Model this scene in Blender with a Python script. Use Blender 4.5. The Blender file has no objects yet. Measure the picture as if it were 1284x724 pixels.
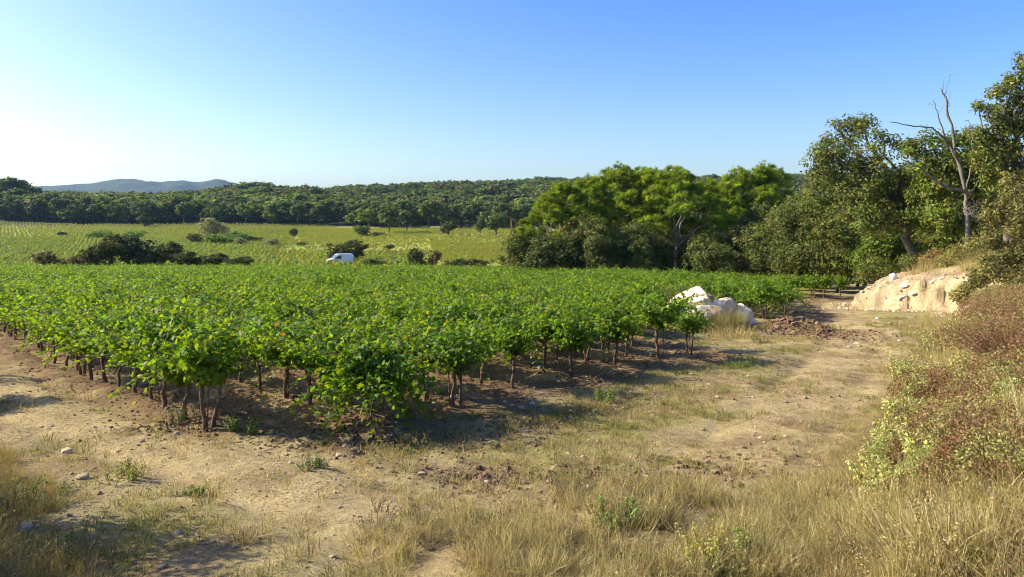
import bpy, math, random
import numpy as np
from mathutils import Vector

random.seed(7)
RNG = np.random.default_rng(7)
SC = bpy.context.scene
COL = SC.collection
R = math.radians

# ------------------------------------------------------------------ camera, sky, sun, exposure
FPX, CX, HY = 934.0, 642.0, 270.0          # focal length in photo pixels, centre column, horizon row
cam_d = bpy.data.cameras.new('camera')
cam_d.sensor_width = 36.0
cam_d.lens = 36.0 * FPX / 1284.0
cam_d.shift_y = -(362.0 - HY) / 1284.0
cam_d.clip_start = 0.1
cam_d.clip_end = 20000
cam = bpy.data.objects.new('camera', cam_d)
cam.location = (0, 0, 0)
cam.rotation_euler = (R(90), 0, 0)
COL.objects.link(cam)
SC.camera = cam

SUN_AZ, SUN_EL = -83.0, 32.0               # degrees; azimuth measured from the view direction, left negative
w = bpy.data.worlds.new('World')
SC.world = w
w.use_nodes = True
nt = w.node_tree
bg = nt.nodes['Background']
sky = nt.nodes.new('ShaderNodeTexSky')
sky.sky_type = 'NISHITA'
sky.sun_disc = False
sky.sun_elevation = R(SUN_EL)
sky.sun_rotation = R(SUN_AZ)
sky.air_density = 1.0
sky.dust_density = 2.2
sky.ozone_density = 4.0
sky.altitude = 100
hs_ = nt.nodes.new('ShaderNodeHueSaturation'); hs_.inputs['Saturation'].default_value = 1.32; hs_.inputs['Hue'].default_value = .519
nt.links.new(sky.outputs[0], hs_.inputs['Color']); nt.links.new(hs_.outputs[0], bg.inputs[0])
bg.inputs[1].default_value = 0.135

sd = bpy.data.lights.new('sun', 'SUN')
sd.energy = 5.0
sd.angle = R(0.53)
sd.color = (1.0, 0.89, 0.70)
sun = bpy.data.objects.new('sun', sd)
sdir = Vector((math.sin(R(SUN_AZ)) * math.cos(R(SUN_EL)), math.cos(R(SUN_AZ)) * math.cos(R(SUN_EL)), math.sin(R(SUN_EL))))
sun.rotation_euler = sdir.to_track_quat('Z', 'Y').to_euler()
sun.location = (-30, 10, 30)
COL.objects.link(sun)

SC.view_settings.view_transform = 'Standard'
SC.view_settings.look = 'None'
SC.view_settings.gamma = 1
SC.view_settings.use_curve_mapping = False
SC.view_settings.exposure = 1.04
SC.cycles.use_denoising = True
SC.cycles.pixel_filter_type = 'BLACKMAN_HARRIS'
SC.cycles.filter_width = 1.05
SC.cycles.max_bounces = 6
SC.cycles.transmission_bounces = 4
SC.cycles.volume_bounces = 0
SC.cycles.use_adaptive_sampling = True
SC.cycles.adaptive_threshold = 0.015

# ------------------------------------------------------------------ helpers: noise, mesh building
def _hash(ix, iy, s):
    h = (ix.astype(np.int64) * 374761393 + iy.astype(np.int64) * 668265263 + s * 1442695041) & 0x7fffffff
    h = ((h ^ (h >> 13)) * 1274126177) & 0x7fffffff
    return ((h ^ (h >> 16)) & 0xffff) / 65535.0

def vn(x, y, s=0):
    x = np.asarray(x, float); y = np.asarray(y, float)
    ix = np.floor(x); iy = np.floor(y)
    fx = x - ix; fy = y - iy
    fx = fx * fx * (3 - 2 * fx); fy = fy * fy * (3 - 2 * fy)
    a = _hash(ix, iy, s); b = _hash(ix + 1, iy, s); c = _hash(ix, iy + 1, s); d = _hash(ix + 1, iy + 1, s)
    return (a * (1 - fx) + b * fx) * (1 - fy) + (c * (1 - fx) + d * fx) * fy

def fbm(x, y, s=0, o=4):
    t = 0; a = 1.0; n = 0
    for k in range(o):
        t = t + a * vn(x * 2**k + 17.3 * k, y * 2**k - 9.1 * k, s + k); n += a; a *= .5
    return t / n

def sstep(a, b, x):
    t = np.clip((np.asarray(x, float) - a) / (b - a), 0, 1)
    return t * t * (3 - 2 * t)

def nrm(v):
    return v / np.maximum(np.linalg.norm(v, axis=-1, keepdims=True), 1e-9)

class MB:
    """collects triangles with a colour per vertex and a material slot per face"""
    def __init__(self):
        self.V = []; self.F = []; self.C = []; self.M = []; self.S = []; self.n = 0
    def add(self, V, F, col=(1, 1, 1), mat=0, smooth=False):
        V = np.asarray(V, float).reshape(-1, 3); F = np.asarray(F, int).reshape(-1, 3)
        c = np.asarray(col, float)
        if c.ndim == 1: c = np.tile(c, (len(V), 1))
        self.V.append(V); self.F.append(F + self.n); self.C.append(c)
        self.M.append(np.full(len(F), mat)); self.S.append(np.full(len(F), smooth)); self.n += len(V)
    def mesh(self, name, mats):
        V = np.concatenate(self.V); F = np.concatenate(self.F); C = np.concatenate(self.C)
        me = bpy.data.meshes.new(name)
        me.vertices.add(len(V)); me.vertices.foreach_set('co', V.ravel().astype(np.float32))
        me.loops.add(len(F) * 3); me.loops.foreach_set('vertex_index', F.ravel().astype(np.int32))
        me.polygons.add(len(F))
        me.polygons.foreach_set('loop_start', np.arange(0, len(F) * 3, 3, dtype=np.int32))
        me.polygons.foreach_set('material_index', np.concatenate(self.M).astype(np.int32))
        me.polygons.foreach_set('use_smooth', np.concatenate(self.S).astype(bool))
        a = me.color_attributes.new('col', 'FLOAT_COLOR', 'POINT')
        c4 = np.ones((len(V), 4), np.float32); c4[:, :3] = C
        a.data.foreach_set('color', c4.ravel())
        if not isinstance(mats, (list, tuple)): mats = [mats]
        for m in mats: me.materials.append(m)
        me.update(calc_edges=True)
        return me

def tube_arrays(path, radii, k=5):
    P = np.asarray(path, float); r = np.asarray(radii, float)
    T = nrm(np.gradient(P, axis=0))
    up = np.where(np.abs(T[:, 2:3]) > .9, np.array([[1., 0, 0]]), np.array([[0, 0, 1.]]))
    A = nrm(np.cross(T, up)); B = np.cross(T, A)
    ang = np.arange(k) * 2 * math.pi / k
    V = P[:, None] + r[:, None, None] * (np.cos(ang)[None, :, None] * A[:, None] + np.sin(ang)[None, :, None] * B[:, None])
    F = []
    m = len(P)
    for i in range(m - 1):
        for j in range(k):
            a = i * k + j; b = i * k + (j + 1) % k; c = a + k; d = b + k
            F += [(a, b, d), (a, d, c)]
    V = V.reshape(-1, 3)
    V = np.vstack([V, P[-1]])
    e = len(V) - 1
    for j in range(k): F.append(((m - 1) * k + j, (m - 1) * k + (j + 1) % k, e))
    return V, np.array(F)

def bend(p0, p1, n, wob, rng, sag=0.0):
    p0 = np.asarray(p0, float); p1 = np.asarray(p1, float)
    t = np.linspace(0, 1, n)[:, None]
    P = p0 + (p1 - p0) * t
    L = np.linalg.norm(p1 - p0)
    off = rng.normal(0, wob * L, (n, 3)); off[0] = 0; off[-1] = 0
    P = P + off * np.sin(t * math.pi)
    P[:, 2] += sag * L * np.sin(t[:, 0] * math.pi)
    return P

# leaf templates: (verts, tris), unit size, in the xy plane, z up
def fan(outline, cz=0.0):
    o = np.array([(x, y, z) for x, y, z in outline], float)
    V = np.vstack([o.mean(0) * [1, 1, 1] + [0, 0, cz], o]); n = len(o)
    return V, np.array([(0, 1 + i, 1 + (i + 1) % n) for i in range(n)])
T_VINE = fan([(0, -.25, 0), (.33, -.45, -.08), (.55, .0, -.12), (.32, .12, -.02), (.30, .42, -.08), (0, .62, -.06),
              (-.30, .42, -.08), (-.32, .12, -.02), (-.55, .0, -.12), (-.33, -.45, -.08)], .06)
T_VINE_LOW = fan([(0, -.4, -.05), (.5, -.1, -.1), (.28, .42, -.08), (-.28, .42, -.08), (-.5, -.1, -.1)], .08)
T_LEAF = (np.array([(0, -.5, 0), (.27, 0, -.06), (0, .5, 0), (-.27, 0, -.06)], float), np.array([(0, 1, 2), (0, 2, 3)]))
T_LONG = (np.array([(0, -.5, 0), (.13, 0, -.04), (0, .5, 0), (-.13, 0, -.04)], float), np.array([(0, 1, 2), (0, 2, 3)]))
def _tuft(n=7, wdt=.1):
    V = []; F = []; r = np.random.default_rng(3)
    for i in range(n):
        a = i * 2.399; e = r.uniform(.1, 1.2)
        d = np.array([math.cos(a) * math.cos(e), math.sin(a) * math.cos(e), math.sin(e)])
        s = np.cross(d, [.3, .2, .9]); s /= np.linalg.norm(s)
        V += [s * wdt * .5, -s * wdt * .5, d * .55 + s * wdt * .3]
        F.append((3 * i, 3 * i + 1, 3 * i + 2))
    return np.array(V), np.array(F)
T_TUFT = _tuft()

def add_leaves(mb, C, N, S, cols, tmpl, rng, mat=0, roll=None):
    C = np.asarray(C, float); n = len(C)
    if n == 0: return
    N = nrm(np.asarray(N, float))
    t = nrm(np.cross(N, nrm(rng.normal(0, 1, (n, 3)))))
    b = np.cross(N, t)
    TV, TF = tmpl
    S = np.broadcast_to(np.asarray(S, float), (n,))[:, None, None]
    V = C[:, None] + S * (TV[None, :, 0:1] * t[:, None] + TV[None, :, 1:2] * b[:, None] + TV[None, :, 2:3] * N[:, None])
    k = len(TV)
    F = (TF[None] + (np.arange(n) * k)[:, None, None]).reshape(-1, 3)
    cols = np.asarray(cols, float)
    if cols.ndim == 1: cols = np.tile(cols, (n, 1))
    mb.add(V.reshape(-1, 3), F, np.repeat(cols, k, axis=0), mat)

def vary(base, n, rng, hue=.18, val=.25):
    b = np.asarray(base, float)
    c = b[None] * (1 + rng.normal(0, val, (n, 1))).clip(.45, 1.8)
    c[:, 0] *= (1 + rng.normal(0, hue, n)).clip(.5, 1.8)
    return c.clip(0.003, .9)

def obj(name, me, parent=None, loc=None, label=None, cat=None, group=None, kind=None):
    o = bpy.data.objects.new(name, me)
    COL.objects.link(o)
    if parent is not None: o.parent = parent
    if loc is not None: o.location = loc
    if label: o['label'] = label
    if cat: o['category'] = cat
    if group: o['group'] = group
    if kind: o['kind'] = kind
    return o

def thing(name, label, cat, loc=(0, 0, 0), rz=0.0, group=None, s=1.0):
    o = obj(name, None, None, loc, label, cat, group)
    o.rotation_euler = (0, 0, rz); o.scale = (s, s, s)
    o.empty_display_size = .2
    return o

# ------------------------------------------------------------------ materials
def new_mat(name):
    m = bpy.data.materials.new(name); m.use_nodes = True
    n = m.node_tree; b = n.nodes['Principled BSDF']
    return m, n, b

def leaf_mat(name, trans=.4, tint=(1.5, 1.55, .45), rough=.5, spec=.35):
    m, n, b = new_mat(name)
    at = n.nodes.new('ShaderNodeAttribute'); at.attribute_name = 'col'
    n.links.new(at.outputs['Color'], b.inputs['Base Color'])
    b.inputs['Roughness'].default_value = rough
    b.inputs['Specular IOR Level'].default_value = spec
    tr = n.nodes.new('ShaderNodeBsdfTranslucent')
    mul = n.nodes.new('ShaderNodeMix'); mul.data_type = 'RGBA'; mul.blend_type = 'MULTIPLY'; mul.inputs[0].default_value = 1
    n.links.new(at.outputs['Color'], mul.inputs[6]); mul.inputs[7].default_value = (*tint, 1)
    mul.clamp_result = False
    n.links.new(mul.outputs[2], tr.inputs[0])
    mx = n.nodes.new('ShaderNodeMixShader'); mx.inputs[0].default_value = trans
    n.links.new(b.outputs[0], mx.inputs[1]); n.links.new(tr.outputs[0], mx.inputs[2])
    n.links.new(mx.outputs[0], n.nodes['Material Output'].inputs[0])
    return m

def rough_mat(name, scale=8.0, amt=.35, bump=.5, rough=.9, bdist=.02, base=None, spec=.2):
    """colour from the 'col' attribute (or base), broken up with noise, with fine relief"""
    m, n, b = new_mat(name)
    tc = n.nodes.new('ShaderNodeTexCoord')
    nz = n.nodes.new('ShaderNodeTexNoise'); nz.inputs['Scale'].default_value = scale; nz.inputs['Detail'].default_value = 6
    nz.inputs['Roughness'].default_value = .65
    n.links.new(tc.outputs['Object'], nz.inputs['Vector'])
    mr = n.nodes.new('ShaderNodeMapRange'); mr.inputs[1].default_value = .3; mr.inputs[2].default_value = .7
    mr.inputs[3].default_value = 1 - amt; mr.inputs[4].default_value = 1 + amt
    n.links.new(nz.outputs['Fac'], mr.inputs[0])
    mul = n.nodes.new('ShaderNodeMix'); mul.data_type = 'RGBA'; mul.blend_type = 'MULTIPLY'; mul.inputs[0].default_value = 1
    if base is None:
        at = n.nodes.new('ShaderNodeAttribute'); at.attribute_name = 'col'
        n.links.new(at.outputs['Color'], mul.inputs[6])
    else:
        mul.inputs[6].default_value = (*base, 1)
    n.links.new(mr.outputs[0], mul.inputs[7])
    n.links.new(mul.outputs[2], b.inputs['Base Color'])
    b.inputs['Roughness'].default_value = rough
    b.inputs['Specular IOR Level'].default_value = spec
    bp = n.nodes.new('ShaderNodeBump'); bp.inputs['Strength'].default_value = bump; bp.inputs['Distance'].default_value = bdist
    n.links.new(nz.outputs['Fac'], bp.inputs['Height']); n.links.new(bp.outputs[0], b.inputs['Normal'])
    return m

def plain_mat(name, base, rough=.5, metal=0.0, spec=.5, coat=0.0):
    m, n, b = new_mat(name)
    nz = n.nodes.new('ShaderNodeTexNoise'); nz.inputs['Scale'].default_value = 3.0; nz.inputs['Detail'].default_value = 4
    tc = n.nodes.new('ShaderNodeTexCoord'); n.links.new(tc.outputs['Object'], nz.inputs['Vector'])
    rp = n.nodes.new('ShaderNodeMapRange'); rp.inputs[3].default_value = .88; rp.inputs[4].default_value = 1.08
    n.links.new(nz.outputs['Fac'], rp.inputs[0])
    mul = n.nodes.new('ShaderNodeMix'); mul.data_type = 'RGBA'; mul.blend_type = 'MULTIPLY'; mul.inputs[0].default_value = 1
    mul.inputs[6].default_value = (*base, 1); n.links.new(rp.outputs[0], mul.inputs[7])
    n.links.new(mul.outputs[2], b.inputs['Base Color'])
    b.inputs['Roughness'].default_value = rough; b.inputs['Metallic'].default_value = metal
    b.inputs['Specular IOR Level'].default_value = spec
    b.inputs['Coat Weight'].default_value = coat
    return m

def ground_mat():
    m, n, b = new_mat('earth_and_dry_grass')
    L = n.links
    at = n.nodes.new('ShaderNodeAttribute'); at.attribute_name = 'col'
    geo = n.nodes.new('ShaderNodeNewGeometry')
    def noise(scale, detail=5, rough=.6):
        z = n.nodes.new('ShaderNodeTexNoise'); z.inputs['Scale'].default_value = scale
        z.inputs['Detail'].default_value = detail; z.inputs['Roughness'].default_value = rough
        L.new(geo.outputs['Position'], z.inputs['Vector']); return z
    def mrange(src, a, b_, c, d):
        r = n.nodes.new('ShaderNodeMapRange'); r.inputs[1].default_value = a; r.inputs[2].default_value = b_
        r.inputs[3].default_value = c; r.inputs[4].default_value = d; L.new(src, r.inputs[0]); return r.outputs[0]
    def mult(c1, f):
        x = n.nodes.new('ShaderNodeMix'); x.data_type = 'RGBA'; x.blend_type = 'MULTIPLY'; x.inputs[0].default_value = 1
        L.new(c1, x.inputs[6]); L.new(f, x.inputs[7]); return x.outputs[2]
    n1 = noise(1.3, 6); n2 = noise(9, 7, .7); n3 = noise(55, 4, .7)
    c = mult(at.outputs['Color'], mrange(n1.outputs['Fac'], .3, .7, .78, 1.22))
    c = mult(c, mrange(n2.outputs['Fac'], .3, .7, .72, 1.28))
    c = mult(c, mrange(n3.outputs['Fac'], .3, .7, .74, 1.26))
    n6 = noise(24, 6, .75); crumb = mrange(n6.outputs['Fac'], .54, .62, 1, .62); c = mult(c, crumb)
    vo = n.nodes.new('ShaderNodeTexVoronoi'); vo.inputs['Scale'].default_value = 16; L.new(geo.outputs['Position'], vo.inputs['Vector'])
    peb = mrange(vo.outputs['Distance'], .16, .24, 1, 0)
    n4 = noise(2.2, 3); gate = mrange(n4.outputs['Fac'], .5, .62, 0, 1)
    mu = n.nodes.new('ShaderNodeMath'); mu.operation = 'MULTIPLY'; L.new(peb, mu.inputs[0]); L.new(gate, mu.inputs[1])
    # pebbles only within reach of the eye's detail: they belong to the bare ground ('alpha' of col)
    mu2 = n.nodes.new('ShaderNodeMath'); mu2.operation = 'MULTIPLY'; L.new(mu.outputs[0], mu2.inputs[0]); L.new(at.outputs['Alpha'], mu2.inputs[1])
    mx = n.nodes.new('ShaderNodeMix'); mx.data_type = 'RGBA'; L.new(mu2.outputs[0], mx.inputs[0])
    L.new(c, mx.inputs[6]); mx.inputs[7].default_value = (.52, .42, .28, 1)
    L.new(mx.outputs[2], b.inputs['Base Color'])
    b.inputs['Roughness'].default_value = .95; b.inputs['Specular IOR Level'].default_value = .1
    ad = n.nodes.new('ShaderNodeMath'); ad.operation = 'MULTIPLY_ADD'; L.new(n2.outputs['Fac'], ad.inputs[0]); ad.inputs[1].default_value = 2.2
    L.new(n3.outputs['Fac'], ad.inputs[2])
    ad2 = n.nodes.new('ShaderNodeMath'); ad2.operation = 'MULTIPLY_ADD'; L.new(mu2.outputs[0], ad2.inputs[0]); ad2.inputs[1].default_value = .5
    L.new(ad.outputs[0], ad2.inputs[2])
    bp = n.nodes.new('ShaderNodeBump'); bp.inputs['Strength'].default_value = 1.0; bp.inputs['Distance'].default_value = .05
    L.new(ad2.outputs[0], bp.inputs['Height']); L.new(bp.outputs[0], b.inputs['Normal'])
    return m

M_VINE = leaf_mat('grapevine_leaves', .5, (1.9, 1.8, .4), .5, .25)
M_OAK = leaf_mat('evergreen_oak_leaves', .28, (1.6, 1.5, .45), .6, .14)
M_PINE = leaf_mat('pine_needles', .42, (1.6, 1.45, .35), .65, .1)
M_BUSH = leaf_mat('shrub_leaves', .3, (1.4, 1.4, .5), .6, .2)
M_GRASS = leaf_mat('grass_blades', .35, (1.25, 1.2, .7), .7, .15)
M_BARK = rough_mat('bark', 14, .45, .9, .95, .02)
M_EARTH = rough_mat('dry_clods', 18, .35, .7, .95, .02)
M_STONE = rough_mat('pale_limestone', 5, .22, .6, .9, .03)
M_GROUND = ground_mat()

# ------------------------------------------------------------------ terrain
def seg_dist(px, py, poly):
    """signed distance to a polygon, positive inside"""
    d = np.full(px.shape, 1e9); ins = np.zeros(px.shape, bool)
    n = len(poly)
    for i in range(n):
        x0, y0 = poly[i]; x1, y1 = poly[(i + 1) % n]
        ex, ey = x1 - x0, y1 - y0
        t = np.clip(((px - x0) * ex + (py - y0) * ey) / (ex * ex + ey * ey), 0, 1)
        d = np.minimum(d, np.hypot(px - x0 - t * ex, py - y0 - t * ey))
        c = (y0 > py) != (y1 > py)
        with np.errstate(divide='ignore', invalid='ignore'):
            xi = x0 + (py - y0) * ex / (ey if ey != 0 else 1e-9)
        ins ^= c & (px < xi)
    return np.where(ins, d, -d)

BANK = [(1.3, 3.0), (2.1, 6), (3.4, 8.7), (5.3, 11.1), (8, 15.3), (13.6, 23.6), (18.6, 29.8), (20.3, 32.3), (19.6, 35.5), (17.0, 37.6),
        (18.6, 39.6), (22, 43), (28, 50), (42, 62), (120, 75), (120, -30), (0.8, -30), (0.6, 0)]
LEFT = [(-2.3, 3.2), (-3.5, 5.8), (-5.5, 8.2), (-7.8, 10.4), (-12, 13.6), (-20, 17), (-60, 30), (-60, -30), (-1.0, -30), (-0.8, 0)]
P0 = np.array([-4.5, 11.1]); U = np.array([-.67, .742]); W = np.array([.685, .729])
US_V = [-3, 0, 1.85, 3.7, 5.55, 7.4, 9.25, 11.1, 12.95, 14.8, 16.65, 18.5, 20.35, 22.2, 24, 25.9, 27.75, 33, 37.5, 39, 41.4, 44, 90]
US_U = [0, 0, -1.5, -1.6, -1.1, -1.07, -.8, -.85, -.6, 2.4, 3.4, 6.8, 6.8, 4.6, 2.5, 2.6, 3.2, 6.4, 8.8, 8.2, 6.6, 5.4, 5.4]
def field_uv(x, y):
    dx = x - P0[0]; dy = y - P0[1]
    return dx * U[0] + dy * U[1], dx * W[0] + dy * W[1]
def field_far(x):
    return np.interp(x, [-200, -10, 5, 11, 16, 19, 21.5, 23], [97, 97, 80, 66, 58, 52, 47, 43])
def field_in(x, y, m=0.0):
    u, v = field_uv(x, y)
    return np.minimum(np.minimum(u - np.interp(v, US_V, US_U), v), field_far(x) - y) + m

RPX = [-3000, -200, 15, 45, 110, 190, 230, 300, 400, 500, 570, 640, 700, 860, 920, 1100, 1500, 4000]
RY = [245, 243, 243, 247, 250, 246, 242, 239, 235, 232, 228, 225, 224, 220, 220, 216, 210, 210]
RR = [480, 480, 480, 480, 520, 570, 610, 680, 760, 830, 880, 920, 950, 980, 980, 980, 980, 980]
FPXX = [-3000, -200, 40, 60, 100, 130, 150, 165, 190, 200, 215, 230, 245, 270, 280, 295, 320, 500, 900, 4000]
FPY = [242, 240, 235, 233, 231, 228, 225, 226, 229, 231, 228, 228, 231, 227, 228, 231, 236, 250, 250, 250]
def H(x, y, detail=True):
    x = np.asarray(x, float); y = np.asarray(y, float)
    yy = np.maximum(y, -40)
    near = -2.6 - .055 * np.minimum(yy, 95)
    near = near - .8 * sstep(95, 150, yy)
    # valley and hills, in terms of compass bearing and range from the bank
    d = np.hypot(x, np.maximum(y, 1.0)); px = CX + FPX * np.clip(x / np.maximum(y, 1.0), -4, 4)
    rr = np.interp(px, RPX, RR); rz = (HY - np.interp(px, RPX, RY)) / FPX * rr - 7.0
    fz = (HY - np.interp(px, FPXX, FPY)) / FPX * 3500
    fe = np.interp(px, [300, 420], [1, 0])
    d = y * 1.0
    k1 = sstep(170, 345, d) * 2.3
    k2 = np.clip((d - 350) / (rr - 350), 0, 1)
    hillz = (rz + 6.3) * (1.15 * k2 - .15 * k2 ** 2)
    past = np.clip((d - rr) / 500, 0, 1)
    far = np.interp(d, [0, 900, 1500, 2600, 3500, 4300, 5200], [0, 0, .16, .35, 1, .35, 0])
    z = near + k1 + hillz * (1 - past) + past * (10 + fe * fz * far)
    if detail:
        z = z + np.where(d > 345, (fbm(x / 70, y / 70, 5, 4) - .5) * 15 * sstep(345, 600, d), 0)
        z = z + np.where(d > 1300, (fbm(x / 230, y / 230, 8, 6) - .5) * 70 * sstep(1300, 2600, d) * (1 - .75 * sstep(3000, 3500, d)) + (fbm(x / 55, y / 110, 9, 4) - .5) * 16 * sstep(1500, 2600, d), 0)
    # the near banks
    sR = seg_dist(x, y, BANK); sL = seg_dist(x, y, LEFT)
    hb = np.interp(y, [0, 8, 15, 24, 31, 36, 45, 70, 85], [.9, .9, 1.3, 2.0, 2.6, 2.9, 2.8, 1.5, .5])
    wd = np.interp(y, [0, 8, 15, 24, 30, 33, 38, 42, 60], [2.6, 3.0, 3.6, 3.6, 2.2, 1.1, .45, .8, 6])
    cutz = sstep(27, 31, y) * (1 - sstep(46, 60, y))
    hb = hb * (1 - cutz) + cutz * np.clip(.8 + (x - 17.2) * .22, .7, 2.0)
    jag = (fbm(x * 1.1, y * 1.1, 31, 3) - .5) * .8 * cutz + (fbm(x * 3.7, y * 3.7, 33, 3) - .5) * .6 * cutz
    tt = np.clip((sR + jag) / wd, 0, 1); led = .12 * np.sin(tt * 13 + 3 * fbm(x * .9, y * .9, 35, 2)) * tt * (1 - tt) * 2 * cutz
    z = z + hb * np.clip(sstep(0, 1, tt) + led, 0, 1.2) + np.where(sR > 1.5, .15 * np.minimum(sR - 1.5, 6) + .03 * np.clip(sR - 7.5, 0, 30), 0) * sstep(24, 32, y)
    z = z + .3 * blob(x, y, 9.7, 25.7, 1.5, 1.2) * (.4 + 1.2 * fbm(x * 1.6, y * 1.6, 37, 3)) + .2 * blob(x, y, 11.2, 23.2, 1.1, .45) + .14 * blob(x, y, -2.1, 10.8, .8, .5)
    z = z + .55 * sstep(0, 2.2, sL)
    z = z + 1.0 * np.exp(-(x * x + y * y) / 9.0) * (1 - sstep(0, 1.5, sR) * .8)
    if detail:
        nr = 1 - sstep(60, 110, d)
        z = z + nr * (fbm(x * .45, y * .45, 11, 3) - .5) * .22
        fi = sstep(-.7, .5, field_in(x, y))
        rough = .45 + .9 * fi + .5 * sstep(0, 1, sR) + clod_zone(x, y)
        z = z + nr * (fbm(x * 3.1, y * 3.1, 13, 3) - .5) * .11 * rough
        z = z + nr * (fbm(x * 7.5, y * 7.5, 14, 3) - .5) * (.16 * np.minimum(clod_zone(x, y), 1.2) + .05 * fi)
        u, v = field_uv(x, y)
        z = z + nr * fi * .05 * np.cos(v / 1.85 * 2 * math.pi)
        # wheel ruts of the two tracks
        for dd in (track_d(x, y, TR1), track_d(x, y, TR2)):
            z = z - nr * .05 * (np.exp(-((np.abs(dd) - .75) / .22) ** 2)) * (.5 + fbm(x * .8, y * .8, 15, 2))
    return z

TR1 = [(3.0, 3.0), (0.2, 6.4), (-3.2, 9.0), (-7.5, 12.4), (-14, 18.4), (-24, 28)]
TR2 = [(-.6, 5.6), (2.0, 8.2), (4.6, 12.2), (7.9, 18.0), (12.2, 26), (14.6, 33), (15.6, 42)]
def track_d(x, y, tr):
    d = np.full(np.shape(x), 1e9)
    for (x0, y0), (x1, y1) in zip(tr[:-1], tr[1:]):
        ex, ey = x1 - x0, y1 - y0
        t = np.clip(((x - x0) * ex + (y - y0) * ey) / (ex * ex + ey * ey), 0, 1)
        d = np.minimum(d, np.hypot(x - x0 - t * ex, y - y0 - t * ey))
    return d
def blob(x, y, cx, cy, rx, ry, a=0.0):
    c, s = math.cos(a), math.sin(a)
    dx = (x - cx) * c + (y - cy) * s; dy = -(x - cx) * s + (y - cy) * c
    return np.exp(-((dx / rx) ** 2 + (dy / ry) ** 2))
def clod_zone(x, y):
    x = np.asarray(x, float); y = np.asarray(y, float)
    return ((1.6 * blob(x, y, 9.6, 25.4, 1.4, 2.0) + .45 * blob(x, y, 11.0, 23.4, 1.2, .8)) * (.25 + 1.5 * fbm(x * .9, y * .9, 17, 3) ** 1.5) + .75 * blob(x, y, 1.9, 9.0, 1.2, .6, .2) * (.3 + 1.4 * fbm(x * 1.4, y * 1.4, 18, 3) ** 1.5)
            + 1.2 * blob(x, y, -2.2, 10.6, .9, .6) + .6 * blob(x, y, -.2, 9.0, 1.0, .6) + .6 * blob(x, y, .6, 7.7, .9, .35)
            + .7 * blob(x, y, -5.2, 11.2, .6, .5) + .6 * blob(x, y, 0.2, 11.6, 2.2, .5, .7))

def hit(px, py, dmax=400.0):
    """the point of the ground that a photo pixel looks at"""
    d = np.concatenate([np.arange(2.0, 60, .03), np.arange(60, dmax, .4)])
    x = (px - CX) / FPX * d; z = (HY - py) / FPX * d
    g = H(x, d)
    k = np.argmax(z < g)
    return np.array([x[k], d[k], g[k]])
def G(x, y):
    return float(H(np.array([x]), np.array([y]))[0])
def at(px, py, d):
    return np.array([(px - CX) / FPX * d, d, (HY - py) / FPX * d])

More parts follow.
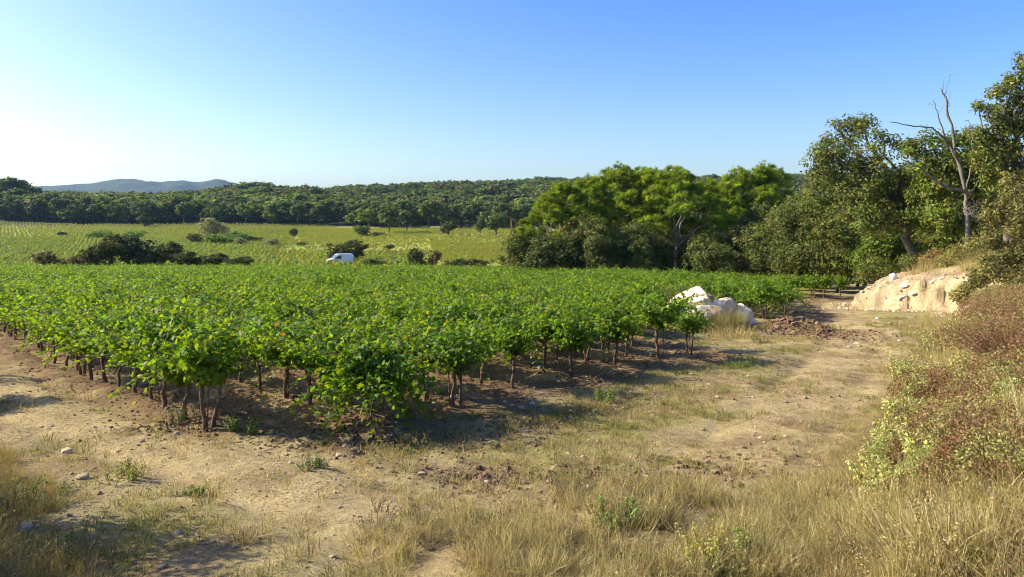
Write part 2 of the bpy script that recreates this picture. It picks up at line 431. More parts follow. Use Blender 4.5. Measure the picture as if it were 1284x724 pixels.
TAN = np.array([.49, .385, .185]); SOIL = np.array([.24, .155, .08]); OLIVE = np.array([.33, .295, .095]); STRAW = np.array([.49, .395, .185])
OCHRE = np.array([.57, .445, .25]); VALE = np.array([.32, .325, .062]); WOODF = np.array([.045, .055, .02])
def ground_cols(x, y):
    n1 = fbm(x * .7, y * .7, 41, 4); n2 = fbm(x * 2.3, y * 2.3, 47, 4); n3 = fbm(x * .2, y * .2, 51, 3)
    sR = seg_dist(x, y, BANK); sL = seg_dist(x, y, LEFT)
    f = field_in(x, y)
    def mix(c, k, a):
        a = np.clip(a, 0, 1)[:, None]; return c * (1 - a) + k * a
    c = np.tile(STRAW * .84, (len(x), 1))
    t1 = track_d(x, y, TR1); t2 = track_d(x, y, TR2)
    c = mix(c, OLIVE, sstep(.42, .62, n1) * .85)
    c = mix(c, TAN, np.exp(-(t1 / 1.5) ** 2) * (.95 + .4 * n2))
    c = mix(c, TAN * np.array([1.03, 1.02, 1.0]), np.exp(-(t2 / 1.35) ** 2) * sstep(.15, .4, n2 + .2))
    c = mix(c, SOIL * 1.1, sstep(.5, .64, fbm(x * 1.1 + 40, y * 1.7, 43, 5)) * .55 * (1 - .75 * np.exp(-(t1 / 1.2) ** 2)))
    c = mix(c, SOIL * .9, clod_zone(x, y) * 1.3 * sstep(.34, .5, n2))
    c = mix(c, SOIL, sstep(-.9, .2, f + (n2 - .5) * 1.2))
    c = mix(c, TAN * .9, sstep(.0, .8, f) * sstep(.52, .66, n2) * .7)
    c = mix(c, STRAW * np.array([.55, .52, .42]), sstep(-.6, .5, sR) * (y < 29))
    c = mix(c, OLIVE * .7, sstep(-.3, .5, sL) * .8)
    cut = sstep(-.9, .2, sR + (n2 - .5)) * sstep(28.5, 31, y) * (1 - sstep(40.5, 43, y)) * (1 - sstep(2.2, 3.6, sR + (n2 - .5) * 1.5))
    c = mix(c, OCHRE * (.55 + .85 * fbm(x * 1.8, y * 1.8 + 3 * sR, 55, 5))[:, None], cut)
    c = mix(c, OCHRE * np.array([.62, .55, .5]), cut * sstep(.55, .65, fbm(x * .6 + 5, sR * 2.6, 57, 3)) * .8)
    c = mix(c, OLIVE * .9, sstep(2.4, 3.6, sR) * sstep(28, 31, y) * (.5 + n2))
    # valley
    c = mix(c, VALE, sstep(92, 100, y - np.where(x > 5, -10, 0)) * (1 - sstep(345, 360, y)))
    tanv = sstep(.5, .62, fbm(x / 22, y / 22, 71, 3)) * sstep(98, 110, y) * (1 - sstep(340, 350, y)) * sstep(-60, -20, x)
    c = mix(c, np.array([.36, .29, .13]), tanv * .75)
    c = mix(c, WOODF, sstep(350, 375, y))
    c = mix(c, np.array([.10, .12, .03]), sstep(900, 1100, y) * sstep(.45, .6, fbm(x / 170, y / 120, 81, 3)) * (1 - sstep(2000, 2600, y)))
    c = mix(c, np.array([.03, .046, .032]) * (0.5 + 1.2 * fbm(x / 28, y / 28, 88, 3))[:, None], sstep(2000, 2500, y))
    peb = (1 - sstep(60, 90, y)) * (.35 + .65 * sstep(0, .6, f) + .3 * np.exp(-(t1 / 1.6) ** 2)) * (1 - .8 * sstep(-.3, .5, sR) * (y < 29)) * (1 - .8 * sstep(-.3, .5, sL))
    return np.concatenate([c, np.clip(peb, 0, 1)[:, None]], 1)

def build_ground():
    r = np.concatenate([np.geomspace(.02, 3, 24)[:-1], np.geomspace(3, 42, 400)[:-1], np.geomspace(42, 330, 90)[:-1],
                        np.geomspace(330, 1100, 70)[:-1], np.geomspace(1100, 5000, 70)])
    a = np.concatenate([np.linspace(-180, -44, 30)[:-1], np.linspace(-44, 44, 330)[:-1], np.linspace(44, 180, 30)])
    rr, aa = np.meshgrid(r, np.radians(a), indexing='ij')
    x = (rr * np.sin(aa)).ravel(); y = (rr * np.cos(aa)).ravel()
    z = H(x, y); c = ground_cols(x, y)
    nr, na = len(r), len(a)
    i = np.arange(nr - 1)[:, None] * na + np.arange(na - 1)[None]
    i = i.ravel()
    F = np.concatenate([np.stack([i, i + na, i + na + 1], 1), np.stack([i, i + na + 1, i + 1], 1)])
    mb = MB(); mb.add(np.stack([x, y, z], 1), F[:, ::-1], c[:, :3], 0, True)
    me = mb.mesh('ground', M_GROUND)
    c4 = c.astype(np.float32)
    me.color_attributes['col'].data.foreach_set('color', c4.ravel())
    # close the hole under the viewer
    o = obj('ground', me, kind='structure', label='dirt track, ploughed soil and dry grass running out to the valley and hills')
    return o
build_ground()

# ------------------------------------------------------------------ scattering of what nobody could count
def scatter(name, pts, rot, scl, idx, variants, label=None, cat=None, parent=None):
    me = bpy.data.meshes.new(name)
    n = len(pts)
    me.vertices.add(n); me.vertices.foreach_set('co', np.asarray(pts, np.float32).ravel())
    a = me.attributes.new('rot', 'FLOAT_VECTOR', 'POINT'); a.data.foreach_set('vector', np.asarray(rot, np.float32).ravel())
    a = me.attributes.new('scl', 'FLOAT_VECTOR', 'POINT')
    s = np.asarray(scl, np.float32)
    if s.ndim == 1: s = np.repeat(s[:, None], 3, 1)
    a.data.foreach_set('vector', np.ascontiguousarray(s).ravel())
    a = me.attributes.new('idx', 'INT', 'POINT'); a.data.foreach_set('value', np.asarray(idx, np.int32))
    ng = bpy.data.node_groups.new(name, 'GeometryNodeTree')
    ng.interface.new_socket('Geometry', in_out='INPUT', socket_type='NodeSocketGeometry')
    ng.interface.new_socket('Geometry', in_out='OUTPUT', socket_type='NodeSocketGeometry')
    gi = ng.nodes.new('NodeGroupInput'); go = ng.nodes.new('NodeGroupOutput')
    ip = ng.nodes.new('GeometryNodeInstanceOnPoints')
    jn = ng.nodes.new('GeometryNodeJoinGeometry')
    for vme in variants:
        vo = bpy.data.objects.new(vme.name, vme)
        oi = ng.nodes.new('GeometryNodeObjectInfo'); oi.inputs['Object'].default_value = vo
        oi.inputs['As Instance'].default_value = True
        ng.links.new(oi.outputs['Geometry'], jn.inputs[0])
    def na(nm, ty):
        q = ng.nodes.new('GeometryNodeInputNamedAttribute'); q.data_type = ty; q.inputs[0].default_value = nm
        return q.outputs[0]
    ng.links.new(gi.outputs[0], ip.inputs['Points']); ng.links.new(jn.outputs[0], ip.inputs['Instance'])
    ip.inputs['Pick Instance'].default_value = True
    ng.links.new(na('idx', 'INT'), ip.inputs['Instance Index'])
    ng.links.new(na('rot', 'FLOAT_VECTOR'), ip.inputs['Rotation'])
    ng.links.new(na('scl', 'FLOAT_VECTOR'), ip.inputs['Scale'])
    ng.links.new(ip.outputs[0], go.inputs[0])
    o = obj(name, me, parent, label=label, cat=cat, kind='stuff')
    md = o.modifiers.new('scatter', 'NODES'); md.node_group = ng
    return o

def scat_rand(n, tilt=.0):
    r = RNG.normal(0, tilt, (n, 3)); r[:, 2] = RNG.uniform(0, 2 * math.pi, n); return r

# ------------------------------------------------------------------ grapevines
VG = np.array([.104, .187, .015]); VY = np.array([.21, .27, .022])
BRK = np.array([.15, .098, .064])
def vine_trunk(rng, h=.62, r0=.045, twin=False):
    mb = MB()
    heads = []
    for q in range(2 if twin else 1):
        lean = rng.normal(0, .07, 2)
        ox = (q * .13 - .06) if twin else 0
        p = bend((ox, 0, -.12), (ox * 1.4 + lean[0], lean[1], h), 7, .022, rng)
        r = np.linspace(r0 * 1.15, r0 * .8, 7) * rng.uniform(.85, 1.2, 7); r[-2] *= 1.3
        V, F = tube_arrays(p, r, 7); mb.add(V, F, vary(BRK, len(V), rng, .08, .15), 0, True)
        top = p[-1]; heads.append(top)
        for a in range(4):
            an = a * 1.57 + rng.uniform(-.5, .5)
            e = top + np.array([math.cos(an) * .22, math.sin(an) * .22, rng.uniform(.06, .18)])
            V, F = tube_arrays(bend(top - [0, 0, .03], e, 4, .08, rng), np.linspace(.026, .013, 4), 5)
            mb.add(V, F, vary(BRK * 1.15, len(V), rng, .08, .15), 0, True)
    return mb.mesh('vine_trunk', M_BARK)

def vine_foliage(rng, tmpl=T_VINE, n_shoot=38, step=.048, fill=330, size=.092, h0=.56, droop=0.0, spread=.6, lenx=1.0, yellow=.06):
    mb = MB(); C = []; N = []; S = []; K = []
    for i in range(n_shoot):
        an = i * 2.399 + rng.uniform(-.4, .4)
        L = rng.uniform(.75, 1.2) * lenx
        el = rng.uniform(.75, 1.4)
        d = np.array([math.cos(an) * math.cos(el), math.sin(an) * math.cos(el), math.sin(el)])
        m = int(L / step)
        t = np.linspace(0, 1, m)
        p = np.array([0, 0, h0 + .05]) + d[None] * (t * L)[:, None]
        p[:, :2] += np.array([math.cos(an), math.sin(an)])[None] * (t ** 1.6 * spread * L * rng.uniform(.35, .95))[:, None]
        p[:, 2] -= t ** 2.2 * L * ((rng.uniform(.0, .3) if rng.random() < .68 else rng.uniform(.6, 1.05)) + droop)
        p += rng.normal(0, .012, p.shape)
        V, F = tube_arrays(p[::2], np.linspace(.006, .003, len(p[::2])), 3); mb.add(V, F, (.16, .15, .03), 0, True)
        side = np.cross(d, [0, 0, 1]); side = side / (np.linalg.norm(side) + 1e-6)
        sg = np.where(np.arange(m) % 2 == 0, 1, -1)[:, None]
        c = p + side[None] * sg * rng.uniform(.03, .09, (m, 1)) + np.array([0, 0, .02])
        nn = side[None] * sg * .45 + np.array([0, 0, .75]) + rng.normal(0, .45, (m, 3))
        C.append(c[1:]); N.append(nn[1:]); S.append((size * rng.uniform(.75, 1.2, m) * (1 - .45 * t ** 3))[1:])
        col = vary(VG, m, rng, .18, .22)
        col = col * (1 - t[:, None] ** 3 * .0) + (VY - VG)[None] * (t[:, None] ** 3) * .35
        K.append(col[1:])
    q = nrm(rng.normal(0, 1, (fill, 3))); rad = rng.uniform(.35, 1, fill)[:, None] ** .5
    c = np.array([0, 0, h0 + .42]) + q * rad * np.array([.44, .44, .42]); C.append(c)
    N.append(q * .6 + [0, 0, .5] + rng.normal(0, .45, (fill, 3))); S.append(size * rng.uniform(.8, 1.15, fill)); K.append(vary(VG * .92, fill, rng, .18, .2))
    C = np.concatenate(C); N = np.concatenate(N); S = np.concatenate(S); K = np.concatenate(K)
    yl = rng.random(len(C)) < yellow * (C[:, 2] < h0 + .35)
    K[yl] = vary(VY, yl.sum(), rng, .2, .2)
    br = rng.random(len(C)) < .006; K[br] = vary((.20, .13, .04), br.sum(), rng)
    keep = C[:, 2] > .04
    add_leaves(mb, C[keep], N[keep], S[keep], K[keep], tmpl, rng)
    return mb

def stake_mesh(rng, h=.95):
    mb = MB(); V, F = tube_arrays(np.array([(0, 0, -.15), (.01, 0, h * .5), (.02, .01, h)]), [.013, .012, .012], 6)
    mb.add(V, F, vary((.16, .10, .07), len(V), rng, .05, .1), 0, True); return mb.mesh('stake', M_BARK)

NV = 10
VT = [vine_trunk(RNG, RNG.uniform(.62, .74), RNG.uniform(.026, .038)) for i in range(6)]
VT2 = [vine_trunk(RNG, RNG.uniform(.6, .7), .03, True) for i in range(2)]
VF = [vine_foliage(RNG, yellow=RNG.uniform(.02, .16)).mesh('vine_foliage', M_VINE) for i in range(NV)]
VFULL = [vine_foliage(RNG, n_shoot=40, fill=360, droop=.4, spread=.75, lenx=1.1, h0=.5).mesh('vine_foliage_full', M_VINE) for i in range(3)]
_a = vine_foliage(RNG, n_shoot=95, step=.05, fill=500, droop=.72, spread=.42, lenx=1.25, h0=.5, size=.115); _b = vine_foliage(RNG, n_shoot=46, fill=300, lenx=1.2)
_a.F += [f + _a.n for f in _b.F]; _a.V += _b.V; _a.C += _b.C; _a.M += _b.M; _a.S += _b.S; _a.n += _b.n
VB = _a.mesh('vine_foliage_drooping', M_VINE)
ST = stake_mesh(RNG)

pts = []
for k in range(0, 62):
    v = k * 1.85
    u0 = np.interp(v, US_V, US_U)
    n = int((140 - u0) / .95)
    for j in range(n):
        u = u0 + j * .95 + (random.uniform(-.1, .1) if j else 0)
        vv = v + random.uniform(-.08, .08)
        x = P0[0] + u * U[0] + vv * W[0]; y = P0[1] + u * U[1] + vv * W[1]
        if y > field_far(x) or y < 3 or abs(x / y) > .80: continue
        if x / y > .72: continue
        if random.random() < .025 and not (k == 0 and j < 25) and j > 0: continue
        pts.append((x, y, k, j))
inview = [p for p in pts if -.70 < p[0] / p[1] < .7]
inview.sort(key=lambda p: p[0] ** 2 + p[1] ** 2)
single = set(inview[:300])

ORD = ['first', 'second', 'third', 'fourth', 'fifth', 'sixth', 'seventh', 'eighth', 'ninth', 'tenth', 'eleventh', 'twelfth', 'thirteenth', 'fourteenth', 'fifteenth', 'sixteenth', 'seventeenth', 'eighteenth']
def vine(p):
    x, y, k, j = p
    z = G(x, y) - .01
    grp = lab = None
    name = 'grapevine'
    big = (k == 1 and j == 0)
    if big:
        lab = 'bushy grapevine at a row end whose leafy shoots droop down to the bare soil'
    elif k == 0 and j == 0:
        lab = 'corner grapevine with twin dark trunks at the end of the row beside the track'
    elif k == 0:
        lab = 'grapevine with a bare dark trunk far along the outermost row beside the dirt track'; grp = 'grapevines of the outer row along the track'
        if j < 14: lab = 'grapevine of the outermost row beside the track, %s after the corner vine' % ORD[j - 1]
    elif k == 7 and j == 0:
        lab = 'grapevine at a row end with a twin trunk just in front of the white rocks'
    elif j == 0:
        lab = 'grapevine at the open end of the %s row in from the dirt track' % (ORD[k] if k < 18 else 'farthest'); grp = 'first grapevines of their rows'
    else:
        lab = 'green leafy grapevine inside the %s row in from the dirt track' % ORD[k] if k < 10 else 'green leafy grapevine inside the rows close to the white boulders'; grp = 'grapevines of the %s row' % ORD[k] if k < 10 else 'grapevines near the white boulders'
    t = thing(name, lab, 'grapevine', (x, y, z), random.uniform(0, 6.28), grp, random.uniform(.9, 1.12))
    twin = (k in (0, 7) and j == 0) or random.random() < .12
    obj('trunk', random.choice(VT2 if twin else VT), t)
    f = obj('foliage', VB if big else random.choice(VFULL) if (k > 11 and random.random() < .75) or random.random() < .08 else random.choice(VF), t)
    f.rotation_euler = (0, 0, random.uniform(0, 6.28)); hs = random.uniform(.88, 1.16); f.scale = (random.uniform(.95, 1.15), random.uniform(.95, 1.15), hs)
    if big: f.scale = (1.05, 1.05, 1.0)
    if j == 0 or random.random() < .22:
        s = obj('stake', ST, t); s.location = (random.uniform(-.14, .14), random.uniform(-.1, .1), 0); s.rotation_euler = (random.uniform(-.06, .06), random.uniform(-.06, .06), 0)
for p in inview[:300]: vine(p)

rest = [p for p in pts if p not in single]
mids = []
for i in range(8):
    mb = vine_foliage(RNG, T_VINE_LOW, 24, .09, 170, .14, yellow=RNG.uniform(.02, .12))
    tr = bend((0, 0, -.1), (RNG.normal(0, .05), RNG.normal(0, .05), .62), 4, .04, RNG)
    V, F = tube_arrays(tr, np.linspace(.05, .035, 4), 5); mb.add(V, F, BRK, 1, True)
    mids.append(mb.mesh('vine_of_the_field', [M_VINE, M_BARK]))
for i in range(3):
    mids.append(vine_foliage(RNG, T_VINE_LOW, 34, .09, 260, .15, droop=.4, h0=.5, lenx=1.1).mesh('full_vine_of_the_field', [M_VINE, M_BARK]))
rx = np.array([p[0] for p in rest]); ry = np.array([p[1] for p in rest]); n = len(rest)
sc = np.stack([RNG.uniform(.9, 1.15, n), RNG.uniform(.9, 1.15, n), RNG.uniform(.86, 1.12, n)], 1)
scatter('vineyard_far_rows', np.stack([rx, ry, H(rx, ry)], 1), scat_rand(n), sc, np.where([p[2] > 12 and p[1] < 50 for p in rest], RNG.integers(8, 11, n), RNG.integers(0, 8, n)), mids,
        'mass of green grapevine rows filling the far part of the vineyard', 'vineyard')
print('vines', len(pts), 'in view', len(inview))

# ------------------------------------------------------------------ trees and shrubs
def crown_arrays(lobes, rng, nclump, per, cr, size, cols, up=.5, shell=.55, flat=.75, tmpl=T_LEAF, mb=None, mat=0, spread_col=.22):
    """lobes: rows of (x,y,z,rx,ry,rz). Clumps of leaves fill the outer part of each lobe; returns clump centres"""
    L = np.asarray(lobes, float)
    wgt = (L[:, 3] * L[:, 5]) ** 1.0; wgt = wgt / wgt.sum()
    li = rng.choice(len(L), nclump, p=wgt)
    q = nrm(rng.normal(0, 1, (nclump, 3)) + [0, 0, .12])
    rad = shell + (1 - shell) * rng.random(nclump) ** .6
    rad = rad * (1 + rng.normal(0, .08, nclump))
    c = L[li, :3] + q * rad[:, None] * L[li, 3:6]
    k = (per * rng.uniform(.6, 1.4, nclump)).astype(int) + 1
    ci = np.repeat(np.arange(nclump), k); n = len(ci)
    crr = cr * rng.uniform(.7, 1.35, nclump)
    off = nrm(rng.normal(0, 1, (n, 3))) * (rng.random(n) ** .45)[:, None] * crr[ci][:, None] * [1, 1, flat]
    P = c[ci] + off
    N = q[ci] * .45 + nrm(off) * .5 + [0, 0, up] + rng.normal(0, .5, (n, 3))
    cols = np.asarray(cols, float)
    if cols.ndim == 1: cols = cols[None]
    base = cols[rng.integers(0, len(cols), nclump)] * (1 + rng.normal(0, spread_col, (nclump, 1))).clip(.5, 1.7)
    K = base[ci] * (1 + rng.normal(0, .18, (n, 1))).clip(.5, 1.6); K[:, 0] *= (1 + rng.normal(0, .12, n)).clip(.6, 1.5)
    S = size * rng.uniform(.7, 1.3, n)
    mb = mb or MB()
    add_leaves(mb, P, N, S, K.clip(.003, .8), tmpl, rng, mat)
    return mb, c

def limbs(mb, base, fork, lobes, clumps, rng, r0, bark, ntw=40, trunks=1, mat=0):
    base = np.asarray(base, float); fork = np.asarray(fork, float)
    def tb(p, r, k=6):
        V, F = tube_arrays(p, r, k); mb.add(V, F, vary(bark, len(V), rng, .06, .14), mat, True)
    p = bend(base, fork, 8, .03, rng)
    r = np.linspace(r0, r0 * .62, 8); r[0] *= 1.35
    tb(p, r, 8)
    ends = []
    for L in lobes:
        e = np.array(L[:3]) + rng.normal(0, .1, 3) * np.array(L[3:6])
        s = p[rng.integers(5, 8)]
        b = bend(s, e, 6, .06, rng, -.05); tb(b, np.linspace(r0 * .48, r0 * .12, 6)); ends.append(b)
    A = np.concatenate(ends) if ends else p
    for c in clumps[rng.permutation(len(clumps))[:ntw]]:
        s = A[np.argmin(np.linalg.norm(A - c, axis=1) + rng.random(len(A)) * .3)]
        tb(bend(s, c, 4, .08, rng), np.linspace(r0 * .12, r0 * .04, 4), 4)

def make_tree(kind_name, label, cat, base, lobes, rng, nclump, per, cr, size, cols, r0, bark=(.11, .085, .065), leafmat=None, tmpl=T_LEAF,
              fork=None, ntw=40, group=None, up=.5, shell=.55, flat=.75, leaf_name='crown', trunk_name='trunk'):
    """lobes in world coordinates; the thing's origin stands at its base"""
    base = np.asarray(base, float)
    L = np.asarray(lobes, float).copy(); L[:, :3] -= base
    mb, cl = crown_arrays(L, rng, nclump, per, cr, size, cols, up, shell, flat, tmpl)
    t = thing(kind_name, label, cat, tuple(base), 0, group)
    tb = MB()
    if fork is None:
        f = L[:, :3].mean(0); fork = np.array([f[0] * .5, f[1] * .5, max(.2, f[2] * .55)])
    else: fork = np.asarray(fork) - base
    limbs(tb, (0, 0, -.3), fork, L, cl, rng, r0, np.array(bark), ntw)
    obj(trunk_name, tb.mesh(trunk_name, M_BARK), t)
    obj(leaf_name, mb.mesh(leaf_name, leafmat or M_OAK), t)
    return t

def lobes_px(rows, d0):
    """rows (px, py, radius px, depth offset m) -> world lobes"""
    out = []
    for px, py, rp, dd in rows:
        d = d0 + dd; r = rp / FPX * d
        out.append((*at(px, py, d), r, r * 1.0, r * .85))
    return out
def copy_thing(src, loc, rz, s, label=None, group=None):
    r = src.copy(); COL.objects.link(r); r.location = loc; r.rotation_euler = (0, 0, rz); r.scale = s if hasattr(s, '__len__') else (s, s, s)
    if label: r['label'] = label
    if group: r['group'] = group
    elif 'group' in r: del r['group']
    for ch in src.children:
        c = ch.copy(); COL.objects.link(c); c.parent = r
    return r

OAKG = np.array([[.115, .15, .03], [.145, .17, .035], [.095, .125, .03], [.165, .16, .042]])
DARK = np.array([[.08, .108, .025], [.095, .12, .028], [.115, .13, .032]])
PINEG = np.array([[.17, .245, .022], [.205, .27, .024], [.125, .19, .022]])
BRT = np.array([[.12, .18, .022], [.14, .19, .025]])
OLV = np.array([[.17, .16, .05], [.14, .14, .045], [.20, .18, .06]])

def big_oaks():
    g = np.random.default_rng(21)
    # tall open oak reaching over the vines
    d = 44
    b = hit(1150, 352); b = np.array([at(1150, 300, d)[0], d, G(at(1150, 300, d)[0], d)])
    make_tree('oak_tree', 'tall spreading evergreen oak with an open crown leaning out over the vineyard', 'oak tree', b,
              lobes_px([(1035, 188, 22, 0), (1060, 170, 26, 1), (1080, 152, 18, 0), (1105, 180, 22, -1), (1022, 215, 22, 0), (1055, 215, 30, 1), (1090, 215, 28, -1),
                        (1120, 235, 34, 0), (1070, 250, 32, -1), (1030, 245, 26, 1), (1150, 225, 26, 1.5), (1135, 265, 30, 0), (1095, 275, 32, -1.5)], d),
              g, 560, 34, .52, .19, OAKG, .34, (.12, .10, .08), ntw=150, shell=.3, fork=at(1138, 255, d))
    d = 53
    for i, (bx, rows, lab, cols) in enumerate([
        (1050, [(1050, 300, 34, 0), (1025, 285, 26, 1), (1075, 285, 30, 0), (1048, 265, 26, 1), (1040, 325, 26, -1), (1075, 325, 26, -1), (1052, 338, 22, -1), (1085, 340, 20, -1)], 'dense round evergreen oak growing low beneath the open oak', OAKG * .9),
        (1000, [(995, 300, 28, 2), (1010, 270, 26, 3), (985, 280, 24, 3), (1010, 322, 24, 0), (985, 325, 20, 1)], 'dark evergreen oak between the pine grove and the open oak', DARK),
        (1112, [(1108, 315, 26, -6), (1090, 325, 20, -6), (1130, 318, 20, -6), (1110, 298, 22, -5), (1140, 330, 14, -7)], 'bright green young oak at the foot of the ochre bank', BRT * .75)]):
        x = at(bx, 300, d + rows[0][3])[0]; y = d + rows[0][3]
        make_tree('oak_tree', lab, 'oak tree', (x, y, G(x, y)), lobes_px(rows, d), g, 330, 34, .5, .2, cols, .2, ntw=50, shell=.45)
    # bright oak behind the bare tree and tall thin oak at the edge
    d = 41
    x = at(1205, 300, d)[0]
    make_tree('oak_tree', 'bright green leafy oak growing behind the bare dead tree', 'oak tree', (x, d, G(x, d)),
              lobes_px([(1195, 205, 26, 0), (1175, 235, 26, 0), (1205, 245, 26, 0), (1225, 200, 24, 1), (1180, 270, 24, -1), (1208, 280, 24, -1), (1150, 185, 14, 0), (1190, 178, 14, 1), (1232, 235, 26, 1), (1160, 205, 22, .5), (1215, 175, 18, 1.2), (1140, 185, 14, 1), (1165, 250, 26, .5), (1235, 265, 24, .5), (1155, 275, 22, .5), (1180, 200, 24, .8), (1205, 215, 26, .8), (1240, 185, 20, .8), (1165, 172, 10, .6)], d),
              g, 820, 30, .46, .18, np.vstack([BRT * 1.05, OAKG]), .22, ntw=60, shell=.35)
    d = 37
    x = at(1262, 300, d)[0]
    make_tree('oak_tree', 'tall airy oak with wispy top branches on the crest of the bank', 'oak tree', (x, d, G(x, d)),
              lobes_px([(1245, 170, 16, 0), (1262, 140, 17, .5), (1250, 118, 12, 0), (1284, 128, 18, 0), (1284, 95, 12, 0), (1240, 200, 22, 0), (1270, 190, 22, 0), (1258, 225, 26, 0), (1290, 215, 26, 0), (1228, 135, 7, 0), (1300, 160, 26, 0), (1310, 110, 20, 0), (1228, 172, 14, 0), (1270, 104, 14, .3), (1286, 80, 12, 0), (1240, 140, 11, 0), (1256, 156, 17, 0), (1276, 160, 18, .4)], d),
              g, 540, 26, .40, .17, OAKG * 1.1, .2, (.15, .12, .09), ntw=140, shell=.2, fork=at(1268, 215, d))
    d = 27
    x = at(1268, 370, d)[0]
    make_tree('evergreen_shrub', 'tall olive green shrub crowding the top of the bank', 'shrub', (x, d, G(x, d)),
              lobes_px([(1262, 300, 30, 0), (1284, 270, 30, 0), (1250, 265, 22, .5), (1275, 335, 30, -.5), (1252, 335, 20, -.5), (1300, 320, 34, 0), (1280, 235, 24, .5), (1245, 300, 14, 0), (1310, 260, 30, 0)], d),
              g, 480, 34, .3, .105, OLV * .85, .1, ntw=60, shell=.45, trunk_name='stem', leaf_name='foliage')
    d = 24.5
    x = at(1245, 400, d)[0]
    make_tree('evergreen_shrub', 'low green shrub hanging down the bank above the brown bushes', 'shrub', (x, d, G(x, d)),
              lobes_px([(1245, 375, 20, 0), (1268, 385, 22, 0), (1228, 392, 14, -.3), (1250, 402, 18, -.5), (1280, 360, 22, 0), (1290, 395, 22, -.3)], d),
              g, 240, 30, .22, .085, OLV * .8, .06, ntw=40, shell=.4, trunk_name='stem', leaf_name='foliage')

def crest_shrubs():
    g = np.random.default_rng(63)
    for rows, d, cols, lab, r in [([(1085, 342, 14, 0), (1102, 338, 15, 0), (1118, 340, 10, -.2), (1095, 330, 12, .3)], 41.5, OAKG, 'low dark green shrub on the crest where the ochre bank meets the vines', .05),
                                  ([(1140, 330, 15, 0), (1158, 326, 14, .2), (1148, 338, 10, -.3)], 41, DARK * 1.1, 'dark shrub on the crest right above the pale slabs', .05),
                                  ([(1166, 328, 10, 0), (1174, 322, 8, .2), (1160, 336, 7, -.2)], 39.5, np.array([[.26, .12, .05], [.22, .13, .05], [.20, .16, .06]]), 'rust brown withered shrub on the crest of the ochre bank', .04),
                                  ([(1205, 318, 16, 0), (1190, 326, 12, -.3), (1222, 310, 16, .3)], 38, np.array([[.24, .22, .06], [.20, .19, .055]]), 'olive yellow broom bush at the foot of the dead tree', .04),
                                  ([(1205, 372, 9, 0), (1212, 364, 8, .2)], 31.5, np.array([[.24, .22, .07], [.28, .24, .09]]), 'small olive bush growing on the sandy ramp of the bank', .03),
                                  ([(1232, 345, 14, 0), (1222, 355, 10, 0), (1240, 330, 14, .3)], 30, OLV * .9, 'grey green bush spilling over the bank beside the tall olive shrub', .04)]:
        x = at(rows[0][0], 300, d)[0]; z = G(x, d)
        L = lobes_px(rows, d); dz = min(0, 0)
        make_tree('crest_shrub', lab, 'shrub', (x, d, z), L, g, 90, 30, .28, .11, cols, r, ntw=30, shell=.35, trunk_name='stem', leaf_name='foliage')

